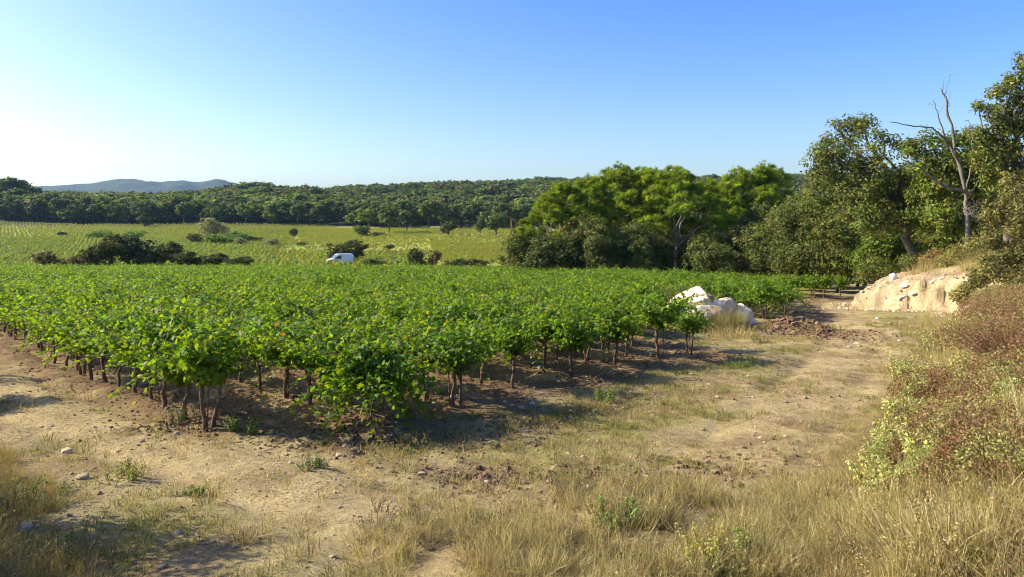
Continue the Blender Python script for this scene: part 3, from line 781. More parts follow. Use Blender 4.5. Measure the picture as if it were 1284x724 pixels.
def dead_tree():
    g = np.random.default_rng(5); d = 39.0
    x = at(1213, 300, d)[0]; base = np.array([x, d, G(x, d)])
    t = thing('dead_tree', 'bare dead oak with grey forked limbs standing above the green crowns', 'dead tree', tuple(base))
    rows = [([(1213, 312), (1214, 285), (1212, 262), (1210, 245), (1207, 222), (1198, 190), (1190, 150), (1184, 123), (1179, 111)], .30, .055, 'trunk', 0),
            ([(1204, 212), (1192, 186), (1181, 166), (1177, 143), (1170, 126)], .13, .035, 'limb', -.3),
            ([(1192, 186), (1181, 171), (1168, 161), (1144, 158), (1116, 153)], .12, .03, 'limb', -1.2),
            ([(1210, 240), (1190, 236), (1177, 230), (1163, 217), (1144, 205), (1130, 200)], .17, .05, 'limb', -1.5),
            ([(1144, 205), (1130, 212), (1117, 214), (1100, 210), (1080, 209)], .07, .025, 'limb', -1.5),
            ([(1211, 248), (1216, 215), (1218, 188), (1221, 164)], .09, .03, 'limb', .4),
            ([(1221, 166), (1234, 168), (1246, 170)], .06, .03, 'limb', .6),
            ([(1221, 164), (1214, 152), (1209, 151)], .045, .02, 'limb', .4),
            ([(1212, 245), (1224, 235), (1232, 215), (1238, 206)], .09, .03, 'limb', .2),
            ([(1163, 217), (1158, 195), (1150, 180), (1146, 172)], .05, .02, 'limb', -1.3),
            ([(1206, 275), (1198, 262), (1192, 256)], .07, .03, 'limb', -.8),
            ([(1184, 123), (1187, 108), (1191, 96), (1193, 93)], .035, .01, 'twig', 0),
            ([(1181, 115), (1183, 103), (1184, 97)], .025, .008, 'twig', .1),
            ([(1188, 135), (1191, 124), (1189, 116)], .025, .008, 'twig', -.2),
            ([(1171, 130), (1166, 131), (1162, 132)], .025, .01, 'twig', -.3),
            ([(1177, 143), (1181, 137), (1183, 132)], .02, .008, 'twig', -.2)]
    for i in range(14):
        a = g.uniform(0, 1); rows.append(([(1209 + g.uniform(-4, 4), 255 + g.uniform(0, 14)), (1220 + g.uniform(-6, 8), 256 + g.uniform(-10, 18)), (1232 + g.uniform(-14, 8), 250 + g.uniform(-4, 34))], .03, .008, 'twig', -1.0 + g.uniform(-.4, .4)))
    main = None
    for pxs, ra, rb, nm, dd in rows:
        m = len(pxs); P = []
        for i, (a, b) in enumerate(pxs):
            f = i / (m - 1); dep = d + dd * f * (1 if nm != 'trunk' else 0) + (g.normal(0, .06) if 0 < i < m - 1 else 0)
            P.append(at(a, b, dep) - base)
        P = np.array(P)
        if nm == 'trunk': P[0, 2] = -.2
        # finer path with knobbly bends
        q = np.linspace(0, m - 1, m * 3); Pi = np.stack([np.interp(q, np.arange(m), P[:, k]) for k in range(3)], 1)
        Pi[1:-1] += g.normal(0, .035, Pi[1:-1].shape)
        r = np.linspace(ra * .5, rb * .6, len(Pi)) * g.uniform(.8, 1.25, len(Pi))
        mb = MB(); V, F = tube_arrays(Pi, r, 8 if ra > .06 else 5)
        mb.add(V, F, vary((.165, .15, .13), len(V), g, .05, .15), 0, True)
        obj(nm, mb.mesh(nm, M_BARK), t)

def pine_mesh(g, hgt, lean=0.0, low=.45):
    """pads of needles on forked limbs, open below"""
    pads = []
    n = g.integers(17, 22)
    for i in range(n):
        a = i * 2.399 + g.uniform(-.5, .5); f = (i + .5) / n
        z = hgt * (low + (1 - low) * f ** .8) * .95
        rad = hgt * (.25 * (1 - f ** 2.2) + .03) * g.uniform(.6, 1.25)
        r = hgt * g.uniform(.07, .125)
        pads.append((math.cos(a) * rad + lean * z, math.sin(a) * rad, z, r, r, r * .55))
    mb, cl = crown_arrays(pads, g, 300, 15, hgt * .034, .62, PINEG, .7, .62, .7, T_TUFT)
    tb = MB()
    fork = np.array([lean * hgt * .4 + g.normal(0, .2), g.normal(0, .2), hgt * .42])
    limbs(tb, (0, 0, -.3), fork, pads, cl, g, hgt * .018, np.array((.27, .21, .16)), 60)
    return tb.mesh('trunk', M_BARK), mb.mesh('crown', M_PINE)

def pine_grove():
    g = np.random.default_rng(33)
    kinds = [pine_mesh(g, 12.0, 0.0, .42), pine_mesh(g, 12.0, .05, .5), pine_mesh(g, 12.0, -.04, .3), pine_mesh(g, 12.0, .02, .46), pine_mesh(g, 12., -.06, .4)]
    spec = [(686, 243, 79, 2, 'leftmost'), (712, 232, 82, 1, ''), (742, 224, 84, 0, ''), (768, 210, 85, 4, ''), (803, 215, 92, 3, ''), (815, 216, 83, 0, ''), (846, 214, 80, 3, ''), (880, 228, 84, 2, ''),
            (908, 228, 92, 1, ''), (930, 214, 93, 0, ''), (957, 208, 93, 4, ''), (728, 262, 78, 1, '')]
    labs = {0: 'low broad pine at the outer end of the grove, leafy almost to the ground', 3: 'tallest pine of the grove with a pointed tuft of bright needles',
            6: 'pine with a pale forked trunk standing in front of the grove', 10: 'bright yellow green pine beside the dark oaks'}
    for i, (px, top, d, k, _) in enumerate(spec):
        x = at(px, 300, d)[0]; z = G(x, d)
        h = at(px, top, d)[2] - z
        s = h / 11.7
        lab = labs.get(i, ['', 'pine next to the low broad pine, its crown slightly higher', 'pine third along the grove from the low broad pine', '', 'pine standing behind the tallest one at the back of the grove', 'pine between the tallest pine and the one with the pale forked trunk', '', 'pine just beyond the one with the pale forked trunk', 'shadowed pine at the back between the forked and the bright yellow green pine', 'pine close beside the bright yellow green one', '', 'smallest pine tucked low among the evergreen oaks'][i])
        t = thing('pine_tree', lab, 'pine tree', (x, d, z), g.uniform(0, 6.28), 'pines of the grove')
        t.scale = (s * g.uniform(.92, 1.1), s * g.uniform(.92, 1.1), s)
        obj('trunk', kinds[k][0], t); obj('crown', kinds[k][1], t)
    # evergreen oaks under the pines
    ob = []
    for i in range(4):
        L = [(g.uniform(-.9, .9), g.uniform(-.9, .9), g.uniform(.8, 4.4), g.uniform(.9, 1.5), g.uniform(.9, 1.5), g.uniform(.8, 1.3)) for q in range(9)]
        mb, cl = crown_arrays(L, g, 210, 36, .55, .24, [DARK, DARK, OAKG * .85, DARK][i], .45, .5)
        tb = MB(); limbs(tb, (0, 0, -.3), (0, 0, 1.4), L, cl, g, .13, np.array((.09, .075, .06)), 20)
        ob.append((tb.mesh('trunk', M_BARK), mb.mesh('crown', M_OAK)))
    sp = [(655, 290, 77), (672, 293, 76), (692, 285, 75), (718, 278, 76), (740, 268, 76), (752, 292, 74), (776, 282, 75), (796, 276, 77), (806, 296, 74), (822, 288, 78), (878, 290, 74), (862, 300, 80), (900, 285, 77),
          (930, 262, 80), (948, 280, 74), (970, 255, 78), (965, 296, 72), (990, 250, 76), (910, 305, 73), (840, 305, 82)] + [(q, 288 + 7 * math.sin(q), 95) for q in range(650, 1000, 22)]
    bk = [(1040, 268, 62), (1075, 262, 64), (1110, 255, 62), (1140, 262, 56), (1165, 255, 58), (1190, 262, 52), (1215, 250, 54), (1240, 255, 50), (1262, 240, 52), (1290, 240, 48), (1150, 292, 50), (1125, 300, 52), (1225, 285, 45), (1015, 285, 60), (1000, 300, 56), (1180, 285, 47), (1200, 292, 45), (1245, 275, 44)]
    for i, (px, top, d) in enumerate(sp + bk):
        x = at(px, 300, d)[0]; z = G(x, d); h = max(3.0, at(px, top, d)[2] - z); s = h / 5.4
        t = thing('evergreen_oak', *(('dark bushy evergreen oak in the understorey below the pines', 'oak tree') if i < len(sp) else ('bushy evergreen oak filling the wood behind the dead tree and open oak', 'oak tree')), (x, d, z), g.uniform(0, 6.28), 'evergreen oaks under the pine grove' if i < len(sp) else 'evergreen oaks behind the dead tree')
        t.scale = (min(s, 1.1) * g.uniform(.95, 1.25), min(s, 1.1) * g.uniform(.95, 1.2), s)
        k = g.integers(0, 4); obj('trunk', ob[k][0], t); obj('crown', ob[k][1], t)

big_oaks(); crest_shrubs(); dead_tree(); pine_grove()

# ------------------------------------------------------------------ valley: shrubs, trees, fields, van
def low_tree(g, cols, hgt=1.0, wid=1.0, n=150, per=16, leaf=.09, trunk=.25):
    """unit tree one metre tall, for far trees"""
    L = []
    for q in range(8):
        a = q * 2.4; rr = wid * .24 * g.uniform(.4, 1)
        L.append((math.cos(a) * rr, math.sin(a) * rr, trunk + (1 - trunk) * g.uniform(.25, .75), wid * g.uniform(.16, .26), wid * g.uniform(.16, .26), (1 - trunk) * g.uniform(.2, .3)))
    mb, cl = crown_arrays(L, g, n, per, .085, leaf, cols, .45, .55)
    tb = MB(); limbs(tb, (0, 0, -.05), (0, 0, trunk), L, cl, g, .03, np.array((.10, .085, .065)), 4)
    return tb.mesh('trunk', M_BARK), mb.mesh('crown', M_OAK)

def valley():
    g = np.random.default_rng(44)
    WOOD = np.array([[.09, .13, .03], [.11, .15, .034], [.075, .11, .027], [.13, .15, .038]])
    WB = np.array([[.13, .19, .034], [.15, .20, .037]])
    kinds = [low_tree(g, WOOD, wid=1.15), low_tree(g, WOOD * .85, wid=1.0), low_tree(g, WB, wid=1.2), low_tree(g, WOOD, wid=.95), low_tree(g, WOOD * 1.1, wid=1.35, trunk=.15)]
    # trees along the foot of the wooded hill that can be told apart
    px = -6.0; row = []
    while px < 655:
        dd = np.interp(px, [0, 300, 400, 500, 640], [388, 380, 368, 350, 338]) + g.uniform(-6, 10)
        row.append((px, dd, g.uniform(9.5, 14) if px > 60 else g.uniform(12, 17)))
        px += g.uniform(9, 17)
    for (px, dd, h) in [(2, 420, 17), (14, 425, 19), (28, 425, 18), (8, 400, 14), (22, 405, 15), (40, 430, 14)]: row.append((px, dd, h))
    for px, dd, h in row:
        x = at(px, 280, dd)[0]; k = g.integers(0, 5); z = G(x, dd)
        t = thing('woodland_tree', ['rounded mid green tree at the foot of the wooded hill', 'dark narrow tree at the foot of the wooded hill', 'bright green tree at the foot of the wooded hill', 'slender mid green tree at the foot of the wooded hill', 'broad low pale green tree at the foot of the wooded hill'][k], 'tree', (x, dd, z), g.uniform(0, 6.28), 'trees along the foot of the wooded hill')
        wq = h * g.uniform(.95, 1.3); t.scale = (wq, wq, h)
        obj('trunk', kinds[k][0], t); obj('crown', kinds[k][1], t)
    # singled-out trees and bushes standing in the fields
    GREY = np.array([[.26, .27, .13], [.22, .235, .11], [.30, .30, .16]]); REED = np.array([[.14, .25, .04], [.17, .28, .05]])
    grey = low_tree(g, GREY, wid=1.25, trunk=.05, n=240, per=18, leaf=.055)
    drk = [low_tree(g, DARK * .6, wid=1.5, trunk=.02, n=230, per=20, leaf=.075), low_tree(g, DARK * .7, wid=1.3, trunk=.03, n=230, per=20, leaf=.07)]
    reed = low_tree(g, REED, wid=1.8, trunk=.03, n=170)
    dry = low_tree(g, np.array([[.18, .13, .06], [.16, .13, .06], [.12, .11, .04]]), wid=1.6, trunk=.03, n=170)
    grn = low_tree(g, WB * .9, wid=1.3, trunk=.05)
    def put(nm, lab, cat, kind, px, base, top, wpx=None, grp=None, d=None):
        if d is None: p = hit(px, base); 
        else: xx = at(px, base, d)[0]; p = np.array([xx, d, G(xx, d)])
        h = (base - top) / FPX * p[1]
        if d is not None: h = at(px, top, d)[2] - p[2]
        ww = h if wpx is None else wpx / FPX * p[1] / 1.08
        t = thing(nm, lab, cat, tuple(p), g.uniform(0, 6.28), grp); t.scale = (ww, ww, h)
        obj('stem', kind[0], t); obj('foliage', kind[1], t)
        return t
    # the dark thicket behind the vineyard
    for i, (px, top, wd, dd, lab) in enumerate([
        (112, 306, 34, 106, 'outermost dark bush of the thicket beyond the vines'), (140, 295, 56, 108, 'tallest dark bush of the thicket beyond the vines'), (172, 293, 58, 109, 'broad dark bush in the middle of the thicket beyond the vines'),
        (205, 304, 52, 108, 'rounded dark bush on the descending side of the thicket'), (238, 313, 44, 107, 'low dark bush on the descending side of the thicket'), (268, 318, 40, 106, 'flat dark bush near the tail of the thicket'), (298, 320, 34, 105, 'smallest dark bush at the tail of the thicket')]):
        put('dark_bush', lab, 'bush', drk[i % 2], px, 338, top, wd, 'dark bushes of the thicket beyond the vines', dd)
    put('dry_bush', 'brownish grey scrub beside the dark thicket at the edge of the vines', 'bush', dry, 60, 336, 314, 36, None, 104)
    put('dry_bush', 'pale dry bush leaning against the dark thicket', 'bush', dry, 96, 336, 320, 22, None, 102)
    put('grey_willow', 'rounded grey green willow standing in the yellow vineyard of the valley', 'tree', grey, 266, 304, 271, 44)
    put('dry_bush', 'brown dry bush at the foot of the grey green willow', 'bush', dry, 244, 306, 292, 22)
    put('reed_clump', 'bright green reeds below the grey green willow', 'reeds', reed, 278, 307, 291, 36, 'bright green reeds')
    put('reed_clump', 'bright green reeds behind the dark thicket, the wider stand', 'reeds', reed, 126, 300, 287, 26)
    put('reed_clump', 'bright green reeds behind the dark thicket, the narrower stand', 'reeds', reed, 168, 300, 288, 24)
    put('reed_clump', 'bright green reeds between the willow and the pale round bush', 'reeds', reed, 298, 304, 289, 24)
    put('pale_bush', 'pale grey round bush next to the reeds', 'bush', grey, 301, 309, 297, 20)
    put('pale_bush', 'pale grey round bush alone among the valley vines', 'bush', grey, 341, 310, 298, 22)
    put('green_bush', 'small dark green bush on the slope above the van', 'bush', drk[1], 368, 298, 287, 14)
    put('dark_bush', 'dark low bush right of the pale round bush', 'bush', drk[0], 318, 305, 296, 22)
    put('green_bush', 'small bush standing alone in the yellow green field', 'bush', drk[1], 78, 297, 291, 15)
    put('green_bush', 'round bush at the far edge of the yellow green field', 'bush', drk[1], 181, 285, 271, 20)
    put('green_bush', 'small round green bush in the field behind the van', 'bush', grn, 378, 309, 303, 18)
    put('dark_bush', 'large dark bush standing right behind the white van', 'bush', drk[0], 434, 340, 299, 46, None, 129)
    put('dark_bush', 'dark bush with a dry brown half on the edge of the vineyard', 'bush', drk[1], 521, 336, 312, 28, None, 108)
    put('dry_bush', 'brown dry bush touching the dark bush on the edge of the vineyard', 'bush', dry, 544, 336, 312, 20, None, 107)
    for px, wd in [(572, 34), (600, 26), (470, 26)]:
        put('low_hedge_bush', 'low dark hedge bush along the track beyond the vineyard', 'bush', drk[0], px, 334, 324, wd, 'low hedge bushes beyond the vineyard', 106)
    put('green_bush', 'low green bush in the meadow between the two dark bushes', 'bush', drk[1], 488, 315, 307, 18)
    put('field_tree', 'round bright green tree at the top edge of the meadow', 'tree', grn, 453, 297, 281, 22)
    put('dry_bush', 'brown hedge bush beside the round bright green tree', 'bush', dry, 472, 297, 291, 22)
    put('field_tree', 'large spreading tree on a stout trunk above the meadow', 'tree', kinds[0], 488, 293, 259, 40)
    put('field_tree', 'leafy tree with low branches beside the large spreading tree', 'tree', kinds[3], 510, 292, 264, 30)
    put('field_tree', 'dark round tree beside the pale path above the meadow', 'tree', drk[1], 563, 295, 278, 26)
    put('field_tree', 'dark tree at the corner of the meadow near the pines', 'tree', kinds[1], 602, 297, 274, 18)
    put('field_tree', 'broad dark tree nearest the pine grove at the meadow corner', 'tree', kinds[0], 622, 297, 268, 30)
    put('dry_bush', 'grey brown leafless shrub against the pine grove', 'bush', dry, 645, 330, 270, 14, None, 80)

    # the wooded hill: a far-off wood that reads as one mass
    n = 8000
    px = g.uniform(-120, 1250, n); q = g.random(n)
    rr = np.interp(px, RPX, RR); bd = np.interp(px, [0, 300, 400, 500, 640, 900], [392, 385, 372, 356, 345, 250])
    d = np.sqrt(bd ** 2 + q * ((rr + 70) ** 2 - bd ** 2))
    x = (px - CX) / FPX * d
    clear = (px < 130) & (d > 450) & (d < 500)
    x, d = x[~clear], d[~clear]; n = len(x)
    h = 5.0 + 8.5 * g.random(n) ** 1.3; h = h * np.interp(d, [350, 500, 900], [1.0, .95, .68]); wq = h * g.uniform(1.0, 1.9, n)
    kk = []
    for i in range(6):
        tm = MB(); L = []
        for s in range(6):
            a = s * 2.4; L.append((math.cos(a) * .22, math.sin(a) * .22, g.uniform(.35, .75), g.uniform(.2, .3), g.uniform(.2, .3), g.uniform(.18, .28)))
        crown_arrays(L, g, 90, 10, .1, .14, [WOOD * 1.3, WOOD * .75, WB * 1.1, WOOD, WOOD * .9, np.vstack([OLV * .8, WOOD])][i], .45, .6, mb=tm)
        V, F = tube_arrays(np.array([(0, 0, -.1), (0, 0, .5)]), [.03, .02], 4); tm.add(V, F, (.08, .07, .05), 1)
        kk.append(tm.mesh('hill_tree', [M_OAK, M_BARK]))
    scatter('hillside_wood', np.stack([x, d, H(x, d) - .3], 1), scat_rand(n), np.stack([wq, wq, h], 1), g.integers(0, 6, n), kk,
            'dense evergreen wood covering the hillside behind the valley', 'wood')
    # vines and rough growth of the valley fields
    low = []
    for i, cc in enumerate([(.26, .31, .042), (.295, .32, .042), (.22, .275, .04), (.26, .26, .05), (.19, .235, .045), (.21, .28, .065)]):
        tm = MB(); m = 46
        q = nrm(g.normal(0, 1, (m, 3))); q[:, 2] = np.abs(q[:, 2])
        add_leaves(tm, q * g.uniform(.5, 1, (m, 1)) * [.5, .5, .8] + [0, 0, .25], q * .6 + [0, 0, .9] + g.normal(0, .25, (m, 3)), .3 * g.uniform(.7, 1.3, m), vary(cc, m, g, .06, .1), T_VINE_LOW, g)
        low.append(tm.mesh('field_vine', M_VINE))
    P = []; I = []; S = []
    def rows(cond, ang, sx, sy, idx, smin, smax, x0, x1, y0, y1):
        c, s = math.cos(ang), math.sin(ang)
        m = 420
        a, b = np.meshgrid(np.arange(-m, m) * sx, np.arange(-m, m) * sy)
        a = a.ravel(); b = b.ravel()
        xx = (x0 + x1) / 2 + a * c - b * s; yy = (y0 + y1) / 2 + a * s + b * c
        k = (xx > x0) & (xx < x1) & (yy > y0) & (yy < y1) & cond(xx, yy)
        xx = xx[k] + g.normal(0, .18, k.sum()); yy = yy[k] + g.normal(0, .18, k.sum())
        e_ = np.minimum(np.minimum(xx - x0, x1 - xx), np.minimum(yy - y0, y1 - yy)) + 9 * (fbm(xx / 14, yy / 14, 63, 3) - .5); q_ = e_ > 0; xx, yy = xx[q_], yy[q_]
        P.append(np.stack([xx, yy, H(xx, yy)], 1)); I.append(g.choice(idx, len(xx))); S.append(g.uniform(smin, smax, len(xx)))
    def pxof(x, y): return CX + FPX * x / y
    rows(lambda x, y: (pxof(x, y) > -40) & (pxof(x, y) < 330 + (y - 100) * .25) & (y > field_far(x) + 9), .5, 1.1, 2.3, [0, 1, 2, 0, 1, 0, 1], .75, 1.15, -280, 0, 100, 250)
    rows(lambda x, y: (pxof(x, y) > -40) & (x < -78 - .12 * (y - 250) + 8 * np.sin(y / 9.0)), .12, 1.5, 2.9, [0, 1, 1, 2], .7, 1.1, -300, 0, 252, 372)
    rows(lambda x, y: (pxof(x, y) > 330) & (pxof(x, y) < 530) & (y > 112), 1.1, 1.2, 2.6, [0, 1, 3, 2], .8, 1.25, -70, 0, 112, 172)
    rows(lambda x, y: (x > -76 - .12 * (y - 250) + 8 * np.sin(y / 9.0)) & (pxof(x, y) < 650), 1.35, 1.3, 3.2, [5, 2, 5], .6, .95, -118, 5, 205, 345)
    rows(lambda x, y: (pxof(x, y) > 540) & (pxof(x, y) < 660), 1.35, 1.0, 2.0, [5, 2], .6, .9, -40, 5, 130, 212)
    # weeds anywhere
    m = 16000; xx = g.uniform(-170, 10, m); yy = g.uniform(100, 335, m); k = (fbm(xx / 18, yy / 18, 61, 3) > .42) & (pxof(xx, yy) > 300)
    xx, yy = xx[k], yy[k]; P.append(np.stack([xx, yy, H(xx, yy)], 1)); I.append(g.choice([4, 5, 1], len(xx))); S.append(g.uniform(.3, .8, len(xx)))
    P = np.concatenate(P); I = np.concatenate(I); S = np.concatenate(S)
    print('valley plants', len(P))
    scatter('valley_vines_and_meadow', P, scat_rand(len(P)), S, I, low, 'yellow green vine rows and meadow growth across the valley floor', 'vineyard')
valley()

def van():
    paint = plain_mat('white_van_paint', (.80, .82, .84), .25, 0, .5, .5); glass = plain_mat('dark_glass', (.02, .025, .03), .08, 0, .8)
    rub = plain_mat('black_rubber', (.02, .02, .02), .8); met = plain_mat('wheel_metal', (.45, .45, .46), .35, .8); lamp = plain_mat('lamp_plastic', (.85, .85, .82), .15)
    red = plain_mat('tail_lamp_plastic', (.35, .02, .02), .2); blk = plain_mat('bumper_plastic', (.05, .05, .055), .6)
    d = 122.0; x = at(426.5, 330, d)[0]
    t = thing('parked_van', 'white panel van parked beyond the far edge of the vineyard', 'van', (x, d, G(x, d)), R(180 + 26))
    # +x is forward; side profile of the shell
    prof = [(-2.05, .38), (-2.12, .75), (-2.08, 1.45), (-1.98, 1.80), (-1.75, 1.90), (.35, 1.90), (.72, 1.80), (1.05, 1.50), (1.36, 1.15), (1.90, 1.0), (2.10, .86), (2.18, .62), (2.14, .36)]
    def shell(prof, hw, roof_in=.12):
        mb = MB(); rings = []
        for sgn, inset in ((-1, 0), (-1, 1), (1, 1), (1, 0)):
            pass
        m = len(prof); P = np.array(prof)
        cx, cz = P[:, 0].mean(), .95
        zs = P[:, 1]
        tuck = np.interp(zs, [.3, .9, 1.3, 1.9], [.03, 0, .03, roof_in])
        secs = []
        for f, sh in ((-1.0, .07), (-.96, .02), (-.85, 0), (0, 0), (.85, 0), (.96, .02), (1.0, .07)):
            yv = f * (hw - tuck)
            secs.append(np.stack([P[:, 0] - np.sign(P[:, 0] - cx) * sh * .6, yv, P[:, 1] - (np.maximum(P[:, 1] - cz, 0) > .5) * sh * .8], 1))
        V = np.concatenate(secs); F = []
        ns = len(secs)
        for s in range(ns - 1):
            for i in range(m):
                a = s * m + i; b = s * m + (i + 1) % m; c = a + m; dd = b + m
                F += [(a, c, dd), (a, dd, b)]
        for s, rev in ((0, False), (ns - 1, True)):
            ctr = len(V); V = np.vstack([V, [[cx, secs[s][0, 1], cz]]])
            V[ctr, 1] = -hw if s == 0 else hw
            for i in range(m):
                a = s * m + i; b = s * m + (i + 1) % m
                F.append((ctr, b, a) if rev else (ctr, a, b))
        mb.add(V, F, (1, 1, 1), 0, False); return mb
    body = obj('body', shell(prof, .88).mesh('body', paint), t)
    def slab(pts2, y0, th):
        mb = MB(); P = np.array(pts2); m = len(P); V = np.vstack([np.stack([P[:, 0], np.full(m, y0), P[:, 1]], 1), np.stack([P[:, 0], np.full(m, y0 + th), P[:, 1]], 1)])
        F = [(0, i, i + 1) for i in range(1, m - 1)] + [(m, m + i + 1, m + i) for i in range(1, m - 1)]
        for i in range(m): j = (i + 1) % m; F += [(i, m + i, m + j), (i, m + j, j)]
        mb.add(V, F); return mb
    for sgn in (-1, 1):
        y0 = sgn * .872
        obj('side_window', slab([(.02, 1.12), (.0, 1.62), (.42, 1.62), (.98, 1.14)], y0 - (.03 if sgn > 0 else -.03) , sgn * .035).mesh('side_window', glass), t)
        dr = obj('door', slab([(-.02, .45), (-.02, 1.08), (1.1, 1.08), (1.12, .8), (1.0, .45)], y0, sgn * .016).mesh('door', paint), t)
        obj('handle', slab([(.08, .98), (.08, 1.02), (.26, 1.02), (.26, .98)], y0 + sgn * .016, sgn * .03).mesh('handle', blk), dr)
        obj('side_panel', slab([(-1.05, .45), (-1.05, 1.68), (-.08, 1.68), (-.08, .45)], y0, sgn * .014).mesh('side_panel', paint), t)
        obj('mirror', slab([(.88, 1.12), (.88, 1.34), (1.0, 1.34), (1.04, 1.12)], y0 + sgn * .03, sgn * .18).mesh('mirror', blk), t)
        obj('headlight', slab([(1.72, .80), (1.66, .98), (1.98, .97), (2.13, .80)], sgn * .60, sgn * .275).mesh('headlight', lamp), t)
        obj('tail_light', slab([(-2.135, .8), (-2.12, 1.3), (-2.0, 1.3), (-2.0, .8)], sgn * .74, sgn * .14).mesh('tail_light', red), t)
    # windscreen as a sloping pane
    mb = MB(); n = np.array([.75, 0, .66]) * .012
    q = np.array([(.80, -.68, 1.745), (.80, .68, 1.745), (1.33, .76, 1.185), (1.33, -.76, 1.185)]) + n
    V = np.vstack([q, q + n]); F = [(0, 1, 2), (0, 2, 3), (4, 6, 5), (4, 7, 6)]
    for i in range(4): j = (i + 1) % 4; F += [(i, 4 + i, 4 + j), (i, 4 + j, j)]
    mb.add(V, F); obj('windscreen', mb.mesh('windscreen', glass), t)
    obj('bumper', slab([(2.08, .34), (2.08, .60), (2.23, .58), (2.22, .36)], -.8, 1.6).mesh('bumper', blk), t)
    obj('bumper', slab([(-2.2, .36), (-2.2, .56), (-2.06, .58), (-2.06, .36)], -.8, 1.6).mesh('bumper', blk), t)
    def disc(r, w, prof_=None):
        mb = MB(); k = 20; V = []; F = []
        ring = [(r * .55, -w / 2), (r * .92, -w / 2), (r, -w * .3), (r, w * .3), (r * .92, w / 2), (r * .55, w / 2)] if prof_ is None else prof_
        for i in range(k):
            a = i * 2 * math.pi / k
            for (q, yy) in ring: V.append((math.cos(a) * q, yy, math.sin(a) * q))
        m = len(ring)
        for i in range(k):
            for j in range(m - 1):
                a = i * m + j; b = a + 1; c = ((i + 1) % k) * m + j; dd = c + 1
                F += [(a, b, dd), (a, dd, c)]
        mb.add(V, F, (1, 1, 1), 0, True); return mb
    tm = disc(.33, .2).mesh('tyre', rub); rm = disc(.2, .1, [(.0, -.07), (.05, -.08), (.12, -.05), (.19, -.085), (.19, .085), (.12, .05), (.05, .08), (0, .07)]).mesh('rim', met)
    for wx in (-1.35, 1.38):
        for sgn in (-1, 1):
            wh = obj('wheel', tm, t, (wx, sgn * .80, .33)); obj('rim', rm, wh)
van()

def farmhouse():
    wall = plain_mat('white_render', (.75, .72, .66), .9); roof = plain_mat('clay_tiles', (.38, .19, .11), .9); win = plain_mat('shutter_paint', (.12, .14, .16), .6)
    p = np.array([at(107, 245, 1500)[0], 1500.0, 0]); p[2] = G(p[0], p[1])
    p[2] = max(p[2], at(107, 247, 1500)[2])
    t = thing('farmhouse', 'tiny white farmhouse on the distant slope below the blue hills', 'house', tuple(p))
    def box(x0, x1, y0, y1, z0, z1):
        V = np.array([(x, y, z) for x in (x0, x1) for y in (y0, y1) for z in (z0, z1)]); F = [(0, 1, 3), (0, 3, 2), (4, 6, 7), (4, 7, 5), (0, 4, 5), (0, 5, 1), (2, 3, 7), (2, 7, 6), (0, 2, 6), (0, 6, 4), (1, 5, 7), (1, 7, 3)]
        mb = MB(); mb.add(V, F); return mb
    obj('wall', box(-7, 7, -4, 4, -6, 5.5).mesh('wall', wall), t)
    mb = MB(); mb.add([(-7.6, -4.6, 5.3), (7.6, -4.6, 5.3), (7.6, 0, 7.6), (-7.6, 0, 7.6), (-7.6, 4.6, 5.3), (7.6, 4.6, 5.3)], [(0, 1, 2), (0, 2, 3), (3, 2, 5), (3, 5, 4), (0, 3, 4), (1, 5, 2), (0, 4, 5), (0, 5, 1)])
    obj('roof', mb.mesh('roof', roof), t)
    for wx in (-4, 0, 4): obj('window', box(wx - .7, wx + .7, -4.08, -3.9, 1.2, 3.2).mesh('window', win), t)
farmhouse()

# ------------------------------------------------------------------ rocks
def rock_mesh(name, g, rx, ry, rz, sub=4, noise=.16, square=2.6, col=(.74, .66, .52), mat=None, facets=0):
    import bmesh
    bm = bmesh.new(); bmesh.ops.create_icosphere(bm, subdivisions=sub, radius=1)
    V = np.array([v.co[:] for v in bm.verts]); F = np.array([[v.index for v in f.verts] for f in bm.faces]); bm.free()
    q = (np.abs(V) ** square).sum(1) ** (-1 / square); V = V * q[:, None]
    s = int(g.integers(0, 1000))
    for q in range(facets):
        nn = nrm(g.normal(0, 1, (1, 3)))[0]; dd = g.uniform(.62, .9); e = V @ nn - dd
        V = V - np.outer(np.maximum(e, 0), nn)
    dsp = (fbm(V[:, 0] * 1.5 + V[:, 2] * .7 + s, V[:, 1] * 1.5 - V[:, 2] * .9 + s, 3, 4) - .5) * noise * 2.4
    rid = np.abs(fbm(V[:, 0] * 2.6 + V[:, 2] * 1.9 + s, V[:, 1] * 2.6 + V[:, 2] * 1.3, 6, 3) - .5)
    V = V * (1 + dsp - noise * 1.3 * np.exp(-(rid / .035) ** 2))[:, None] * [rx, ry, rz]
    st = fbm(V[:, 0] * 2 + s, V[:, 1] * 2 + V[:, 2] * 3, 9, 4)
    c = np.array(col)[None] * (1 - .28 * sstep(.5, .7, st))[:, None]
    c = c * (1 - np.array([.25, .38, .5])[None] * sstep(.58, .72, fbm(V[:, 0] * 3.3, V[:, 1] * 3.3 + V[:, 2] * 2, 19 + s, 3))[:, None])
    mb = MB(); mb.add(V, F, c, 0, sub > 2); return mb.mesh(name, mat or M_STONE)

